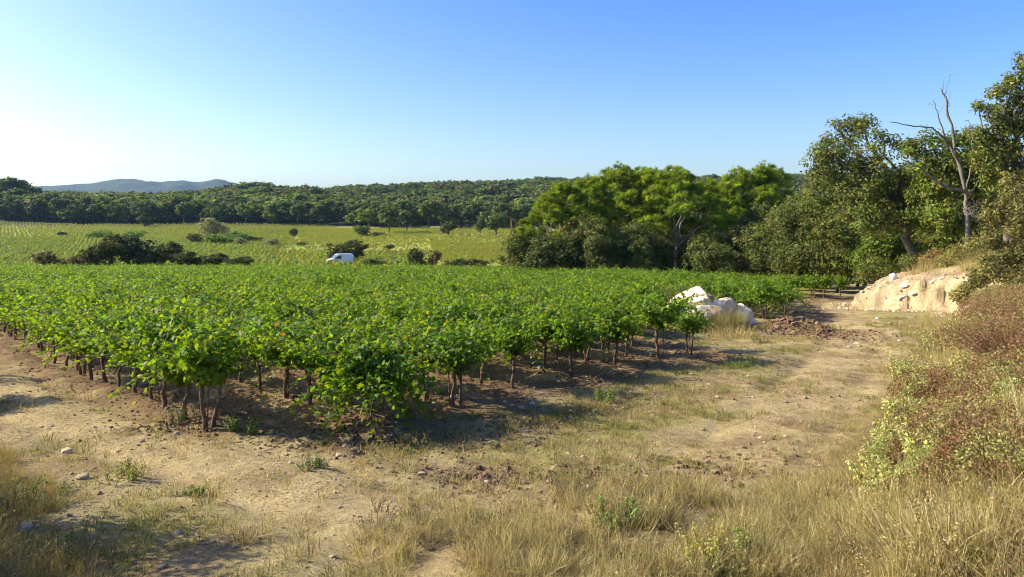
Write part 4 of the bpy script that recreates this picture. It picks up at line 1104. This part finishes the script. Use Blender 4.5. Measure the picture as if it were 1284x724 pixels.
def rocks():
    g = np.random.default_rng(77)
    d = 27.0
    spec = [(866, 390, 31, 26, -8, 0.0, 'long whitish boulder with brown earth on its crown, highest of the outcrop'), (884, 402, 26, 18, 5, -.55, 'white block low at the front of the rock outcrop'), (904, 392, 19, 18, 12, -.2, 'smooth rounded white boulder in the middle of the outcrop'),
            (922, 402, 17, 20, 30, -.1, 'sloping white boulder on the shoulder of the outcrop'), (940, 408, 6, 13, 10, -.15, 'narrow upright white stone at the end of the outcrop')]
    for px, py, rw, rh, tilt, dd, lab in spec:
        p = at(px, py, d + dd); k = d / FPX
        o = obj('boulder', rock_mesh('boulder', g, rw * k * 1.22, max(rw * .85, 13) * k, rh * k * 1.15, 5, .05, 2.6, (.76, .63, .445), None, 14), None, tuple(p), lab, 'boulder', 'white boulders of the outcrop')
        o.rotation_euler = (g.uniform(-.1, .1), R(tilt), g.uniform(-.3, .3))
        zb = G(p[0], p[1])
    # earth heaped against the boulders
    e = obj('earth_cap', rock_mesh('earth_cap', g, .42, .35, .16, 3, .35, 2.0, (.36, .25, .14), M_EARTH), None, tuple(at(886, 377, 26.75)), 'brown patch of earth caught between the white boulders', 'earth')
    e.rotation_euler = (-.5, .2, 0)
    # pale slabs breaking out of the ochre bank
    for i, (px, py, wd, th) in enumerate([(1135, 362, 15, 6), (1148, 369, 20, 4), (1160, 356, 15, 5), (1172, 353, 12, 4), (1131, 374, 12, 4), (1180, 349, 10, 4), (1155, 374, 9, 3), (1168, 363, 8, 3), (1141, 351, 8, 3), (1186, 357, 8, 3), (1150, 381, 7, 3), (1176, 368, 7, 3)]):
        p = hit(px, py); k = p[1] / FPX
        o = obj('limestone_slab', rock_mesh('limestone_slab', g, wd * k * .55, wd * k * .4, th * k * .5, 3, .08, 7.0, (.64, .58, .47), None, 8), None, tuple(p + [.08, .14, -.05]), 'pale flat limestone slab breaking out of the ochre bank', 'stone slab', 'limestone slabs in the bank')
        o.rotation_euler = (g.uniform(-.15, .15), R(-14) + g.uniform(-.15, .15), g.uniform(-.5, .5))
    p = hit(1120, 351)
    o = obj('stone', rock_mesh('stone', g, .19, .18, .24, 3, .14, 2.6, (.80, .78, .74)), None, tuple(p + [0, 0, .1]), 'white upright stone on the crest of the ochre bank', 'stone')
    # single stones lying on the ground
    ms = [rock_mesh('stone', g, 1, g.uniform(.7, 1), g.uniform(.4, .65), 2, .2, 2.2, c, None, 9) for c in [(.50, .40, .26), (.44, .34, .21), (.56, .47, .33), (.40, .31, .2)] for q in range(2)]
    sp = [(530, 596, 6), (343, 612, 3), (262, 452, 3), (398, 580, 6), (425, 572, 5), (445, 566, 7), (434, 560, 5), (222, 670, 8), (205, 712, 7), (83, 568, 10), (105, 600, 9), (30, 664, 12), (565, 500, 6), (545, 507, 5), (575, 498, 4), (655, 512, 5), (668, 508, 5), (634, 505, 4), (718, 512, 4), (745, 516, 4),
          (772, 510, 5), (782, 512, 4), (867, 470, 4), (900, 498, 4), (818, 522, 4), (715, 525, 4), (736, 612, 6), (690, 605, 5), (896, 593, 5), (956, 613, 4), (984, 548, 5), (1010, 500, 4), (985, 505, 4), (1075, 432, 5), (1117, 407, 5), (1128, 428, 4), (1100, 400, 4), (1152, 410, 4), (418, 700, 7), (540, 690, 6), (610, 605, 4), (470, 690, 5), (358, 572, 4), (278, 500, 5), (1140, 500, 6), (1065, 436, 4), (925, 640, 5), (560, 640, 4), (640, 560, 4), (880, 540, 4)]
    for px, py, wd in sp:
        p = hit(px, py); s = wd / FPX * p[1]
        o = obj('stone', ms[g.integers(0, len(ms))], None, (p[0], p[1], p[2] + s * .15), 'small pale stone lying on the bare ground', 'stone', 'stones lying on the ground')
        o.scale = (s, s, s * g.uniform(.7, 1)); o.rotation_euler = (g.uniform(-.2, .2), g.uniform(-.2, .2), g.uniform(0, 6.28))
    # clods and gravel
    cl = [rock_mesh('clod', g, 1, .85, .6, 2, .6, 1.7, c, M_EARTH) for c in [(.20, .125, .068), (.24, .16, .088), (.17, .105, .058), (.29, .20, .115)]]
    pb = [rock_mesh('pebble', g, 1, .8, .6, 1, .2, 2.6, c) for c in [(.50, .39, .24), (.44, .33, .2), (.56, .46, .31), (.40, .29, .17)]]
    N = 170000
    r = 5 + 29 * g.random(N) ** .75; a = g.uniform(-.66, .64, N); x = r * np.sin(a); y = r * np.cos(a)
    f = field_in(x, y); dens = clod_zone(x, y) * .9 + sstep(-.8, .3, f) * .30 * (fbm(x * .9, y * .9, 97, 3) > .45) + .04 * sstep(.48, .6, fbm(x, y, 98, 3))
    dens = dens * (seg_dist(x, y, BANK) < 0) * (f < 7)
    k = g.random(N) < dens * 1.0
    x, y = x[k], y[k]; n = len(x); cz = clod_zone(x, y)
    s = (g.lognormal(-4.1, .5, n)).clip(.006, .055) * (1 + 1.1 * np.minimum(cz, 1.2) * (y > 20) + .5 * np.minimum(cz, 1.0))
    scatter('soil_clods', np.stack([x, y, H(x, y) + s * .05], 1), scat_rand(n, .5), s, g.integers(0, 4, n), cl, 'loose reddish brown clods of ploughed earth', 'soil')
    N = 60000
    r = 4.5 + 36 * g.random(N) ** .8; a = g.uniform(-.66, .64, N); x = r * np.sin(a); y = r * np.cos(a)
    k = (g.random(N) < .05 + .2 * sstep(.48, .62, fbm(x * .8, y * .8, 95, 3))) & (seg_dist(x, y, BANK) < .3) & (field_in(x, y) < 8)
    x, y = x[k], y[k]; n = len(x)
    sR = seg_dist(x, y, BANK)
    s = g.lognormal(-4.35, .45, n)
    scatter('gravel', np.stack([x, y, H(x, y) + s * .1], 1), scat_rand(n, .3), s.clip(.006, .06), g.integers(0, 4, n), pb, 'pale gravel strewn over the track and soil', 'gravel')
    # fine grit
    gm = [rock_mesh('grit', g, 1, .8, .6, 1, .3, 2.2, c) for c in [(.46, .36, .21), (.34, .25, .14), (.56, .46, .30), (.24, .165, .09)]]
    N = 120000
    r = 4.5 + 14 * g.random(N) ** .9; a = g.uniform(-.66, .64, N); x = r * np.sin(a); y = r * np.cos(a)
    k = (seg_dist(x, y, BANK) < .1) & (seg_dist(x, y, LEFT) < .2) & (field_in(x, y) < 4) & (g.random(N) < .25 + .75 * sstep(.4, .6, fbm(x * 1.3, y * 1.3, 96, 4)))
    x, y = x[k], y[k]; n = len(x); s = g.lognormal(-5.0, .4, n).clip(.003, .014)
    scatter('track_grit', np.stack([x, y, H(x, y)], 1), scat_rand(n, .4), s, g.integers(0, 4, n), gm, 'fine grit and crumbs of earth on the track', 'grit')
    # rubble on the cut
    N = 4200; x = g.uniform(15, 24, N); y = g.uniform(29, 41, N); sR = seg_dist(x, y, BANK); k = (sR > -1.6) & (sR < 2.6) & (g.random(N) < np.where(sR < .2, .8, .35)); x, y = x[k], y[k]; n = len(x)
    s = g.lognormal(-3.4, .6, n)
    scatter('bank_rubble', np.stack([x, y, H(x, y)], 1), scat_rand(n, .4), s.clip(.02, .16), g.integers(0, 4, n), pb, 'loose pale rubble fallen from the ochre bank', 'rubble')
rocks()

# ------------------------------------------------------------------ grass, weeds and bushes of the foreground
STR = [(.44, .36, .17), (.50, .42, .22), (.36, .30, .12), (.27, .24, .08), (.30, .19, .09)]
GRN = [(.16, .19, .04), (.20, .21, .05), (.24, .22, .06)]
def tuft_mesh(g, n, h, spread, wid, cols, seed_heads=0.0, lean=.35):
    mb = MB()
    for i in range(n):
        a = g.uniform(0, 6.28); r = spread * g.random() ** .6; b = np.array([math.cos(a) * r, math.sin(a) * r, -.02])
        an = a + g.normal(0, .7); L = h * g.uniform(.5, 1.1); ln = abs(g.normal(0, lean)) + .08
        t = np.array([0, .35, .7, 1.0]); dx = np.array([math.cos(an), math.sin(an), 0])
        P = b + dx[None] * (L * ln * t ** 1.8)[:, None] + np.array([0, 0, 1.])[None] * (L * t * (1 - .25 * ln * t))[:, None]
        s = np.array([-math.sin(an + g.normal(0, .8)), math.cos(an), 0]); s /= np.linalg.norm(s)
        ww = wid * np.array([1, .85, .6, .08]) * g.uniform(.7, 1.3) * .5
        V = np.concatenate([P - s * ww[:, None], P + s * ww[:, None]])
        F = []
        for k in range(3): F += [(k, k + 4, k + 5), (k, k + 5, k + 1)]
        c = np.array(cols[g.integers(0, len(cols))]) * g.uniform(.75, 1.25)
        mb.add(V, F, c)
        if g.random() < seed_heads:
            e = P[-1]; dd = nrm((P[-1] - P[-2])[None])[0]
            C = e + dd[None] * np.linspace(-.09, .03, 7)[:, None] + g.normal(0, .006, (7, 3))
            add_leaves(mb, C, g.normal(0, 1, (7, 3)), .03, np.array(c) * 1.1, T_LONG, g)
    return mb

def sprig_mesh(g, n, h, spread, leaf, cols, stemcol=(.20, .15, .07), per=22, tmpl=T_LEAF, lean=.5):
    """upright leafy stems: weeds, sage-like bushes"""
    mb = MB(); C = []; N = []; S = []; K = []
    for i in range(n):
        a = g.uniform(0, 6.28); r = spread * g.random() ** .6 * .5; b = np.array([math.cos(a) * r, math.sin(a) * r, -.03])
        L = h * g.uniform(.55, 1.1); e = b + np.array([math.cos(a), math.sin(a), 0]) * (L * lean * g.random() * 1.3) + np.array([0, 0, L])
        p = bend(b, e, 5, .05, g)
        V, F = tube_arrays(p, np.linspace(.006, .002, 5) * (1 + h), 3); mb.add(V, F, stemcol, 1, True)
        t = np.sort(g.uniform(.25, 1.02, per)); q = np.stack([np.interp(t * 4, np.arange(5), p[:, k]) for k in range(3)], 1)
        o = nrm(g.normal(0, 1, (per, 3))) * leaf * .8
        C.append(q + o); N.append(o / leaf + [0, 0, .7] + g.normal(0, .4, (per, 3))); S.append(leaf * g.uniform(.7, 1.2, per))
        cc = np.array(cols[g.integers(0, len(cols))]); K.append(vary(cc, per, g, .1, .18))
    add_leaves(mb, np.concatenate(C), np.concatenate(N), np.concatenate(S), np.concatenate(K), tmpl, g)
    return mb

def twig_bush(g, rx, ry, h, n=900, cols=((.21, .125, .065), (.27, .17, .085), (.15, .09, .05)), leafcols=((.30, .32, .10), (.27, .28, .085), (.24, .145, .065), (.20, .11, .055), (.29, .24, .09), (.23, .145, .07)), nl=3500, leaf=.03):
    mb = MB()
    for i in range(n):
        a = g.uniform(0, 6.28); q = g.random() ** .5
        e = np.array([math.cos(a) * rx * q, math.sin(a) * ry * q, h * .8 * math.sqrt(max(0, 1 - q * q * .85)) * g.uniform(.75, 1.08)])
        b = np.array([e[0] * .35 + g.normal(0, .05), e[1] * .35 + g.normal(0, .05), -.05])
        p = bend(b, e, 4, .06, g, .06)
        s = nrm(g.normal(0, 1, (1, 3)))[0]; s = s - s.dot(nrm((e - b)[None])[0]) * nrm((e - b)[None])[0]; s = s / np.linalg.norm(s)
        wv = np.array([.005, .004, .003, .001])
        V = np.concatenate([p - s * wv[:, None], p + s * wv[:, None]]); F = []
        for k in range(3): F += [(k, k + 4, k + 5), (k, k + 5, k + 1)]
        mb.add(V, F, np.array(cols[g.integers(0, len(cols))]) * g.uniform(.7, 1.3), 1)
    a = g.uniform(0, 6.28, nl); q = g.random(nl) ** .5
    P = np.stack([np.cos(a) * rx * q, np.sin(a) * ry * q, h * .8 * np.sqrt(1 - q * q * .85) * g.uniform(.6, 1.06, nl)], 1)
    lc = np.array(leafcols)
    cl = (fbm(P[:, 0] * 2.2 + 9, P[:, 1] * 2.2 + P[:, 2], 23, 3) * 1.4 - .2).clip(0, .999)
    K = lc[np.minimum((cl * len(lc)).astype(int), len(lc) - 1)] * (1 + g.normal(0, .22, (nl, 1))).clip(.5, 1.6)
    add_leaves(mb, P, g.normal(0, 1, (nl, 3)) + [0, 0, .4], leaf * g.uniform(.6, 1.3, nl), K, T_LEAF, g)
    return mb

def foreground():
    g = np.random.default_rng(99)
    tall = [tuft_mesh(g, 40, .55, .16, .0075, STR[:4], .35).mesh('dry_grass', M_GRASS) for i in range(4)] + [tuft_mesh(g, 40, .42, .16, .006, [(.34, .27, .11), (.25, .21, .075), (.27, .17, .08), (.42, .34, .16)], .2, .75).mesh('dry_grass', M_GRASS) for i in range(3)]
    short = [tuft_mesh(g, 42, .12, .10, .0045, STR, 0, .7).mesh('dry_grass', M_GRASS) for i in range(3)] + [tuft_mesh(g, 42, .11, .10, .005, GRN + STR[3:4], 0, .6).mesh('grass', M_GRASS) for i in range(3)]
    brush = [sprig_mesh(g, 16, .32, .3, .022, [(.17, .16, .06), (.22, .19, .07), (.14, .13, .05)], (.22, .15, .08), 16).mesh('thin_herb', [M_BUSH, M_BARK]) for i in range(3)]
    # right: dry grass on the bank and its foot
    N = 44000; x = g.uniform(-1.5, 24, N); y = 2.2 + 28 * g.random(N) ** 1.5
    sR = seg_dist(x, y, BANK); ok = (x / y < 1.5) & (x / y > -.55)
    dens = sstep(-1.6, .2, sR + (fbm(x * .9, y * .9, 101, 3) - .5) * 2.2 + 3.0 * blob(x, y, 1.1, 6.2, 1.7, 1.2) + 1.6 * blob(x, y, .6, 7.2, 1.4, .8))
    thick = sstep(.3, 1.2, sR) * sstep(7.6, 9.0, y)
    k = ok & (g.random(N) < dens * np.interp(y, [2, 8, 14, 30], [1, .9, .6, .6]) * (1 - .93 * thick) * (.35 + .65 * (fbm(x * 2.6, y * 2.6, 109, 2) > .42)))
    x, y, sR = x[k], y[k], sR[k]; n = len(x)
    hs = .24 + .56 * sstep(-.4, 1.4, sR); hs = hs * g.uniform(.5, 1.2, n) * (.5 + 1.0 * fbm(x * 1.7, y * 1.7, 107, 3))
    idx = g.integers(0, 7, n); bq = g.random(n) < .8 * (fbm(x * 1.3, y * 1.3, 105, 2) > .42)
    scatter('dry_grass', np.stack([x, y, H(x, y)], 1), scat_rand(n, .28), np.stack([hs * 1.1, hs * 1.1, hs], 1), np.where(bq, 7 + g.integers(0, 3, n), idx), tall + brush, 'tall straw coloured dry grass and thin herbs covering the bank', 'grass')
    # low dry sward across the foot of the bank
    N = 5200; x = g.uniform(-1.4, 4.2, N); y = g.uniform(5.2, 9.0, N)
    k = (g.random(N) < 1.25 * (blob(x, y, 1.2, 6.0, 1.9, 1.3) + .7 * blob(x, y, 2.4, 8.0, 1.2, .8)) * (fbm(x * 1.6, y * 1.6, 151, 3) > .4)) & (seg_dist(x, y, BANK) < .4)
    x, y = x[k], y[k]; n = len(x); hs = g.uniform(.22, .5, n)
    scatter('dry_sward', np.stack([x, y, H(x, y)], 1), scat_rand(n, .3), np.stack([hs * 1.5, hs * 1.5, hs], 1), np.where(g.random(n) < .3, 7 + g.integers(0, 3, n), g.integers(0, 7, n)), tall + brush, 'low tangled dry grass at the foot of the grassy bank', 'grass')
    # the cut's crest and the strip beside the far track
    N = 5000; x = g.uniform(13, 34, N); y = g.uniform(24, 50, N); sR = seg_dist(x, y, BANK)
    k = (((sR > 2.0) & (sR < 9)) | ((sR > -2.2) & (sR < .5) & (y < 31.5) & (y > 22))) & (g.random(N) < .7) & (x / y < .75) & (fbm(x * .7, y * .7, 117, 2) > .36)
    x, y, sR = x[k], y[k], sR[k]; n = len(x)
    hs = np.where(sR > 1.5, g.uniform(.8, 1.5, n), g.uniform(.45, .8, n))
    scatter('crest_grass', np.stack([x, y, H(x, y)], 1), scat_rand(n, .12), np.stack([hs * 1.5, hs * 1.5, hs], 1), g.integers(0, 7, n), tall, 'straw coloured grass along the crest of the ochre bank', 'grass')
    # short grass patches in the open
    N = 42000; r = 5 + 30 * g.random(N) ** .7; a = g.uniform(-.66, .64, N); x = r * np.sin(a); y = r * np.cos(a)
    t1 = track_d(x, y, TR1); t2 = track_d(x, y, TR2); f = field_in(x, y)
    dens = sstep(.44, .62, fbm(x * .7, y * .7, 41, 4)) * .9 + .09
    dens = dens * (1 - .92 * np.exp(-(t1 / 1.35) ** 2)) * (1 - .9 * np.exp(-(t2 / 1.15) ** 2)) * (f < -.2) * (seg_dist(x, y, BANK) < .2)
    k = g.random(N) < dens * .62
    x, y = x[k], y[k]; n = len(x); hs = g.uniform(.45, 1.25, n)
    green = fbm(x * .55, y * .55, 131, 3) > .50
    idx = np.where(green & (g.random(n) < .75), 3 + g.integers(0, 3, n), g.integers(0, 3, n))
    scatter('short_grass', np.stack([x, y, H(x, y)], 1), scat_rand(n, .1), np.stack([hs * 1.3, hs * 1.3, hs], 1), idx, short, 'patchy short grass on the trodden ground between track and vines', 'grass')
    # left bank grass
    N = 9000; x = g.uniform(-12, -1, N); y = g.uniform(2.5, 15, N); sL = seg_dist(x, y, LEFT)
    k = (sL > -.35 + .5 * (fbm(x * 1.4, y * 1.4, 141, 2) - .5)) & (x / y > -.95) & (g.random(N) < .85)
    x, y, sL = x[k], y[k], sL[k]; n = len(x)
    hs = (.35 + .7 * sstep(-.3, 1.1, sL)) * g.uniform(.6, 1.25, n)
    gt = [tuft_mesh(g, 44, .55, .15, .006, [(.32, .245, .10), (.25, .20, .07), (.38, .30, .135), (.18, .16, .05)], .3, .5).mesh('bank_grass', M_GRASS) for i in range(5)]
    scatter('bank_grass', np.stack([x, y, H(x, y)], 1), scat_rand(n, .15), hs, g.integers(0, 5, n), gt, 'tall olive brown grass on the shaded bank beside the track', 'grass')

    def bush(nm, lab, cat, mb, p, grp=None, parts=('foliage',), s=1.0):
        t = thing(nm, lab, cat, tuple(p), g.uniform(0, 6.28), grp, s)
        obj('foliage', mb.mesh('foliage', [M_BUSH, M_BARK]), t)
        return t
    # brown wiry bushes on the right bank
    for i, (x, y, rx, ry, h, lab) in enumerate([(8.7, 12.4, 1.5, 1.6, 1.15, 'largest wiry brown bush with sparse green tips on the bank'), (10.6, 15.0, 1.5, 1.5, 1.2, 'wiry reddish brown bush higher up the bank, below the green shrubs'),
                                             (7.2, 10.2, 1.0, 1.0, .7, 'low wiry brown bush in front of the largest one'), (12.6, 18.2, 1.4, 1.5, 1.1, 'wiry brown bush at the far end of the brown thicket'), (7.9, 8.9, 1.2, 1.1, .8, 'brown bush with tangled dry twigs above the tall grass'), (6.9, 11.7, .9, 1.0, .8, 'brown bush between the sage green bushes and the largest brown bush'), (9.4, 13.9, 1.2, 1.2, 1.0, 'brown bush behind the largest one, close to the track'), (8.2, 10.4, 1.1, 1.0, 1.0, 'tangled brown bush on the upper bank above the sage bushes'), (11.4, 16.6, 1.2, 1.3, 1.1, 'brown bush with a few green sprigs near the far rim'), (6.2, 8.6, .8, .7, .5, 'low dry brown bush rising out of the straw coloured grass'), (14.2, 20.6, 1.3, 1.3, .9, 'last brown bush before the bank turns to bare earth')]):
        bush('brown_bush', lab, 'bush', twig_bush(g, rx, ry, h, 800, nl=7500, leaf=.036), (x, y, G(x, y) - .02), 'brown bushes on the bank')
    for px, py, rx, h, lab in [(1185, 545, .7, .55, 'brown bush between the sage green bush and the tangled twigs'), (1245, 565, .8, .65, 'brown bush above the straw coloured grass on the upper bank'), (1284, 600, .7, .6, 'brown bush high on the bank beside the tall dry grass'), (1225, 610, .6, .5, 'low brown bush surrounded by small green tufts'), (1150, 585, .5, .4, 'small brown bush among dry grass at the foot of the sage bushes'), (1268, 525, .8, .8, 'dense brown bush under the largest one'), (1180, 500, .7, .6, 'brown bush behind the bright green leafy bush')]:
        p = hit(px, py); bush('brown_bush', lab, 'bush', twig_bush(g, rx, rx, h, 420, nl=4200, leaf=.034), p - [0, 0, .02], 'brown bushes on the bank')
    SAGE = [(.36, .38, .13), (.42, .42, .14), (.31, .34, .11), (.46, .42, .13)]
    for i, (px, py, h, sp, lab) in enumerate([(1125, 572, .36, .5, 'pale green leafy bush at the foot of the brown bushes'), (1150, 530, .42, .65, 'sage green bush climbing the edge of the brown thicket'), (1150, 478, .55, .9, 'bright green leafy bush where the thicket meets the track'),
                                        (1165, 555, .5, .9, 'sage green bush in the middle of the bank'), (1195, 590, .4, .6, 'small bright green bush beside the tangled dry twigs'), (1215, 545, .4, .6, 'greenish tuft of leaves growing out of the brown bush'),
                                        (1185, 440, .6, .9, 'green edged bush along the far rim of the brown thicket'), (1235, 480, .5, .6, 'pale leafy sprigs on top of the largest brown bush'), (1262, 430, .6, .8, 'yellowish leafy bush below the green shrubs of the bank'), (1120, 620, .4, .5, 'yellow green leafy sprigs among the tall dry grass'), (1210, 415, .5, .9, 'dusty green bush where the bank begins to rise')]):
        p = hit(px, py); bush('green_bush', lab, 'bush', sprig_mesh(g, 70, h, sp * 1.15, .05, SAGE, per=26), p, 'green bushes on the bank')
    for px, py, h, sp, cols, lab in [(778, 668, .32, .34, [(.16, .24, .05), (.19, .27, .06)], 'fresh green leafy weed rising from the dry grass'), (885, 705, .30, .28, [(.42, .40, .09), (.36, .36, .08)], 'yellow leafed weed among the dry grass'), (940, 700, .26, .2, [(.20, .26, .06)], 'slender green weed beside the yellow leafed one'),
                                     (912, 722, .2, .34, [(.16, .20, .06), (.26, .27, .08)], 'low mixed green weed below the yellow leafed one'), (150, 602, .2, .5, [(.20, .22, .04), (.25, .25, .05)], 'straggling yellow green weed in the middle of the track'), (236, 622, .1, .25, [(.18, .22, .05)], 'tiny green weed on the track edge'),
                                     (392, 588, .16, .26, [(.15, .20, .06), (.28, .28, .16)], 'grey green weed beside a heap of stones'), (230, 530, .3, .3, [(.13, .16, .08)], 'grey green weed at the foot of the corner vine'), (760, 505, .34, .3, [(.12, .22, .02), (.16, .26, .03)], 'young green vine shoot on the ploughed soil before the vines'),
                                     (925, 462, .2, .5, [(.16, .24, .04)], 'low green weed at the edge of the vine shadow'), (1045, 415, .2, 1.0, [(.22, .26, .05)], 'bright green weeds beside the heap of earth clods'), (955, 430, .25, .5, [(.20, .2, .06)], 'dry green weed at the foot of the white outcrop'),
                                     (292, 540, .22, .08, [(.2, .28, .06)], 'thin upright seedling near the corner vine'), (317, 545, .24, .08, [(.2, .28, .06)], 'second thin upright seedling away from the corner vine'), (45, 640, .26, .5, [(.12, .19, .05), (.16, .22, .07)], 'leafy green weed in the shade of the bank'), (10, 640, .32, .6, [(.13, .20, .05), (.18, .24, .08)], 'dense green weed clump at the shaded end of the bank'), (60, 705, .26, .6, [(.12, .18, .05), (.15, .2, .06)], 'green leafy weed at the bottom of the shaded bank')]:
        p = hit(px, py); bush('weed', lab, 'weed', sprig_mesh(g, 26, h, sp, .034 if h < .45 else .04, cols, per=20), p)
    # tufts at the white rocks
    def tuft(lab, px, d, n, h, sp, cols):
        x = at(px, 400, d)[0]; t = thing('grass_tuft', lab, 'grass tuft', (x, d, G(x, d)), 0)
        obj('blades', tuft_mesh(g, n, h, sp, .012, cols, .1, .55).mesh('blades', M_GRASS), t)
    tuft('green arching grass tuft in front of the white boulders', 918, 25.6, 420, 1.0, .45, [(.20, .22, .06), (.28, .26, .09), (.36, .30, .13)])
    tuft('olive brown grass tuft between the last vine and the boulders', 896, 25.3, 420, .9, .5, [(.22, .19, .07), (.30, .23, .10)])
    tuft('straw coloured grass at the foot of the boulders', 912, 24.0, 420, .4, .9, STR)
    tuft('dry brown grass heaped behind the white boulders', 850, 28.4, 700, 1.5, .8, [(.30, .20, .11), (.36, .25, .14), (.26, .19, .09)])
    # shrubs just outside the left edge, whose shade falls across the track
    for x, y, h, lab in [(-6.0, 6.9, 2.2, 'leafy shrub on the bank shading the corner of the track'), (-5.4, 5.2, 1.7, 'leafy shrub on the bank above the shaded grass'), (-12.9, 15.6, 1.8, 'leafy shrub beside the track opposite the vine row'), (-10.2, 12.9, 1.2, 'small leafy shrub on the bank beside the track')]:
        z = G(x, y)
        L = [(x + g.uniform(-.5, .5), y + g.uniform(-.5, .5), z + h * g.uniform(.3, .8), .5, .5, .42) for q in range(7)]
        make_tree('shrub', lab, 'shrub', (x, y, z), L, g, 160, 30, .2, .07, OAKG * 1.2, .05, ntw=30, shell=.4, leafmat=M_BUSH, trunk_name='stem', leaf_name='foliage')
    # dry sticks lying about
    for i, (px, py, px2, py2) in enumerate([(245, 672, 252, 684), (560, 440, 575, 452), (862, 640, 905, 610), (272, 628, 300, 640), (800, 598, 830, 604), (640, 545, 662, 541)]):
        a = hit(px, py); b = hit(px2, py2); mb = MB()
        P = bend(a + [0, 0, .015], b + [0, 0, .03], 6, .05, g); c = P[0].copy()
        V, F = tube_arrays(P - c, np.linspace(.009, .004, 6), 5); mb.add(V, F, vary((.36, .28, .18), len(V), g, .05, .1), 0, True)
        obj('dry_stick', mb.mesh('dry_stick', M_BARK), None, tuple(c), 'thin dry stick lying on the ground', 'stick', 'dry sticks on the ground')
foreground()

# ------------------------------------------------------------------ haze over the valley
def haze():
    m = bpy.data.materials.new('valley_air'); m.use_nodes = True; n = m.node_tree
    n.nodes.remove(n.nodes['Principled BSDF'])
    v = n.nodes.new('ShaderNodeVolumePrincipled'); v.inputs['Color'].default_value = (.42, .69, 1.0, 1); v.inputs['Density'].default_value = HAZE
    v.inputs['Anisotropy'].default_value = .2
    n.links.new(v.outputs[0], n.nodes['Material Output'].inputs['Volume'])
    X0, X1, Y0, Y1, Z0, Z1 = -5100, 5100, -5100, 5100, -40, 230
    V = np.array([(x, y, z) for x in (X0, X1) for y in (Y0, Y1) for z in (Z0, Z1)]); F = [(0, 1, 3), (0, 3, 2), (4, 6, 7), (4, 7, 5), (0, 4, 5), (0, 5, 1), (2, 3, 7), (2, 7, 6), (0, 2, 6), (0, 6, 4), (1, 5, 7), (1, 7, 3)]
    mb = MB(); mb.add(V, F)
    obj('haze', mb.mesh('haze', m), kind='stuff', label='thin bluish summer haze filling the valley air', cat='haze')
HAZE = 6.0e-5
haze()
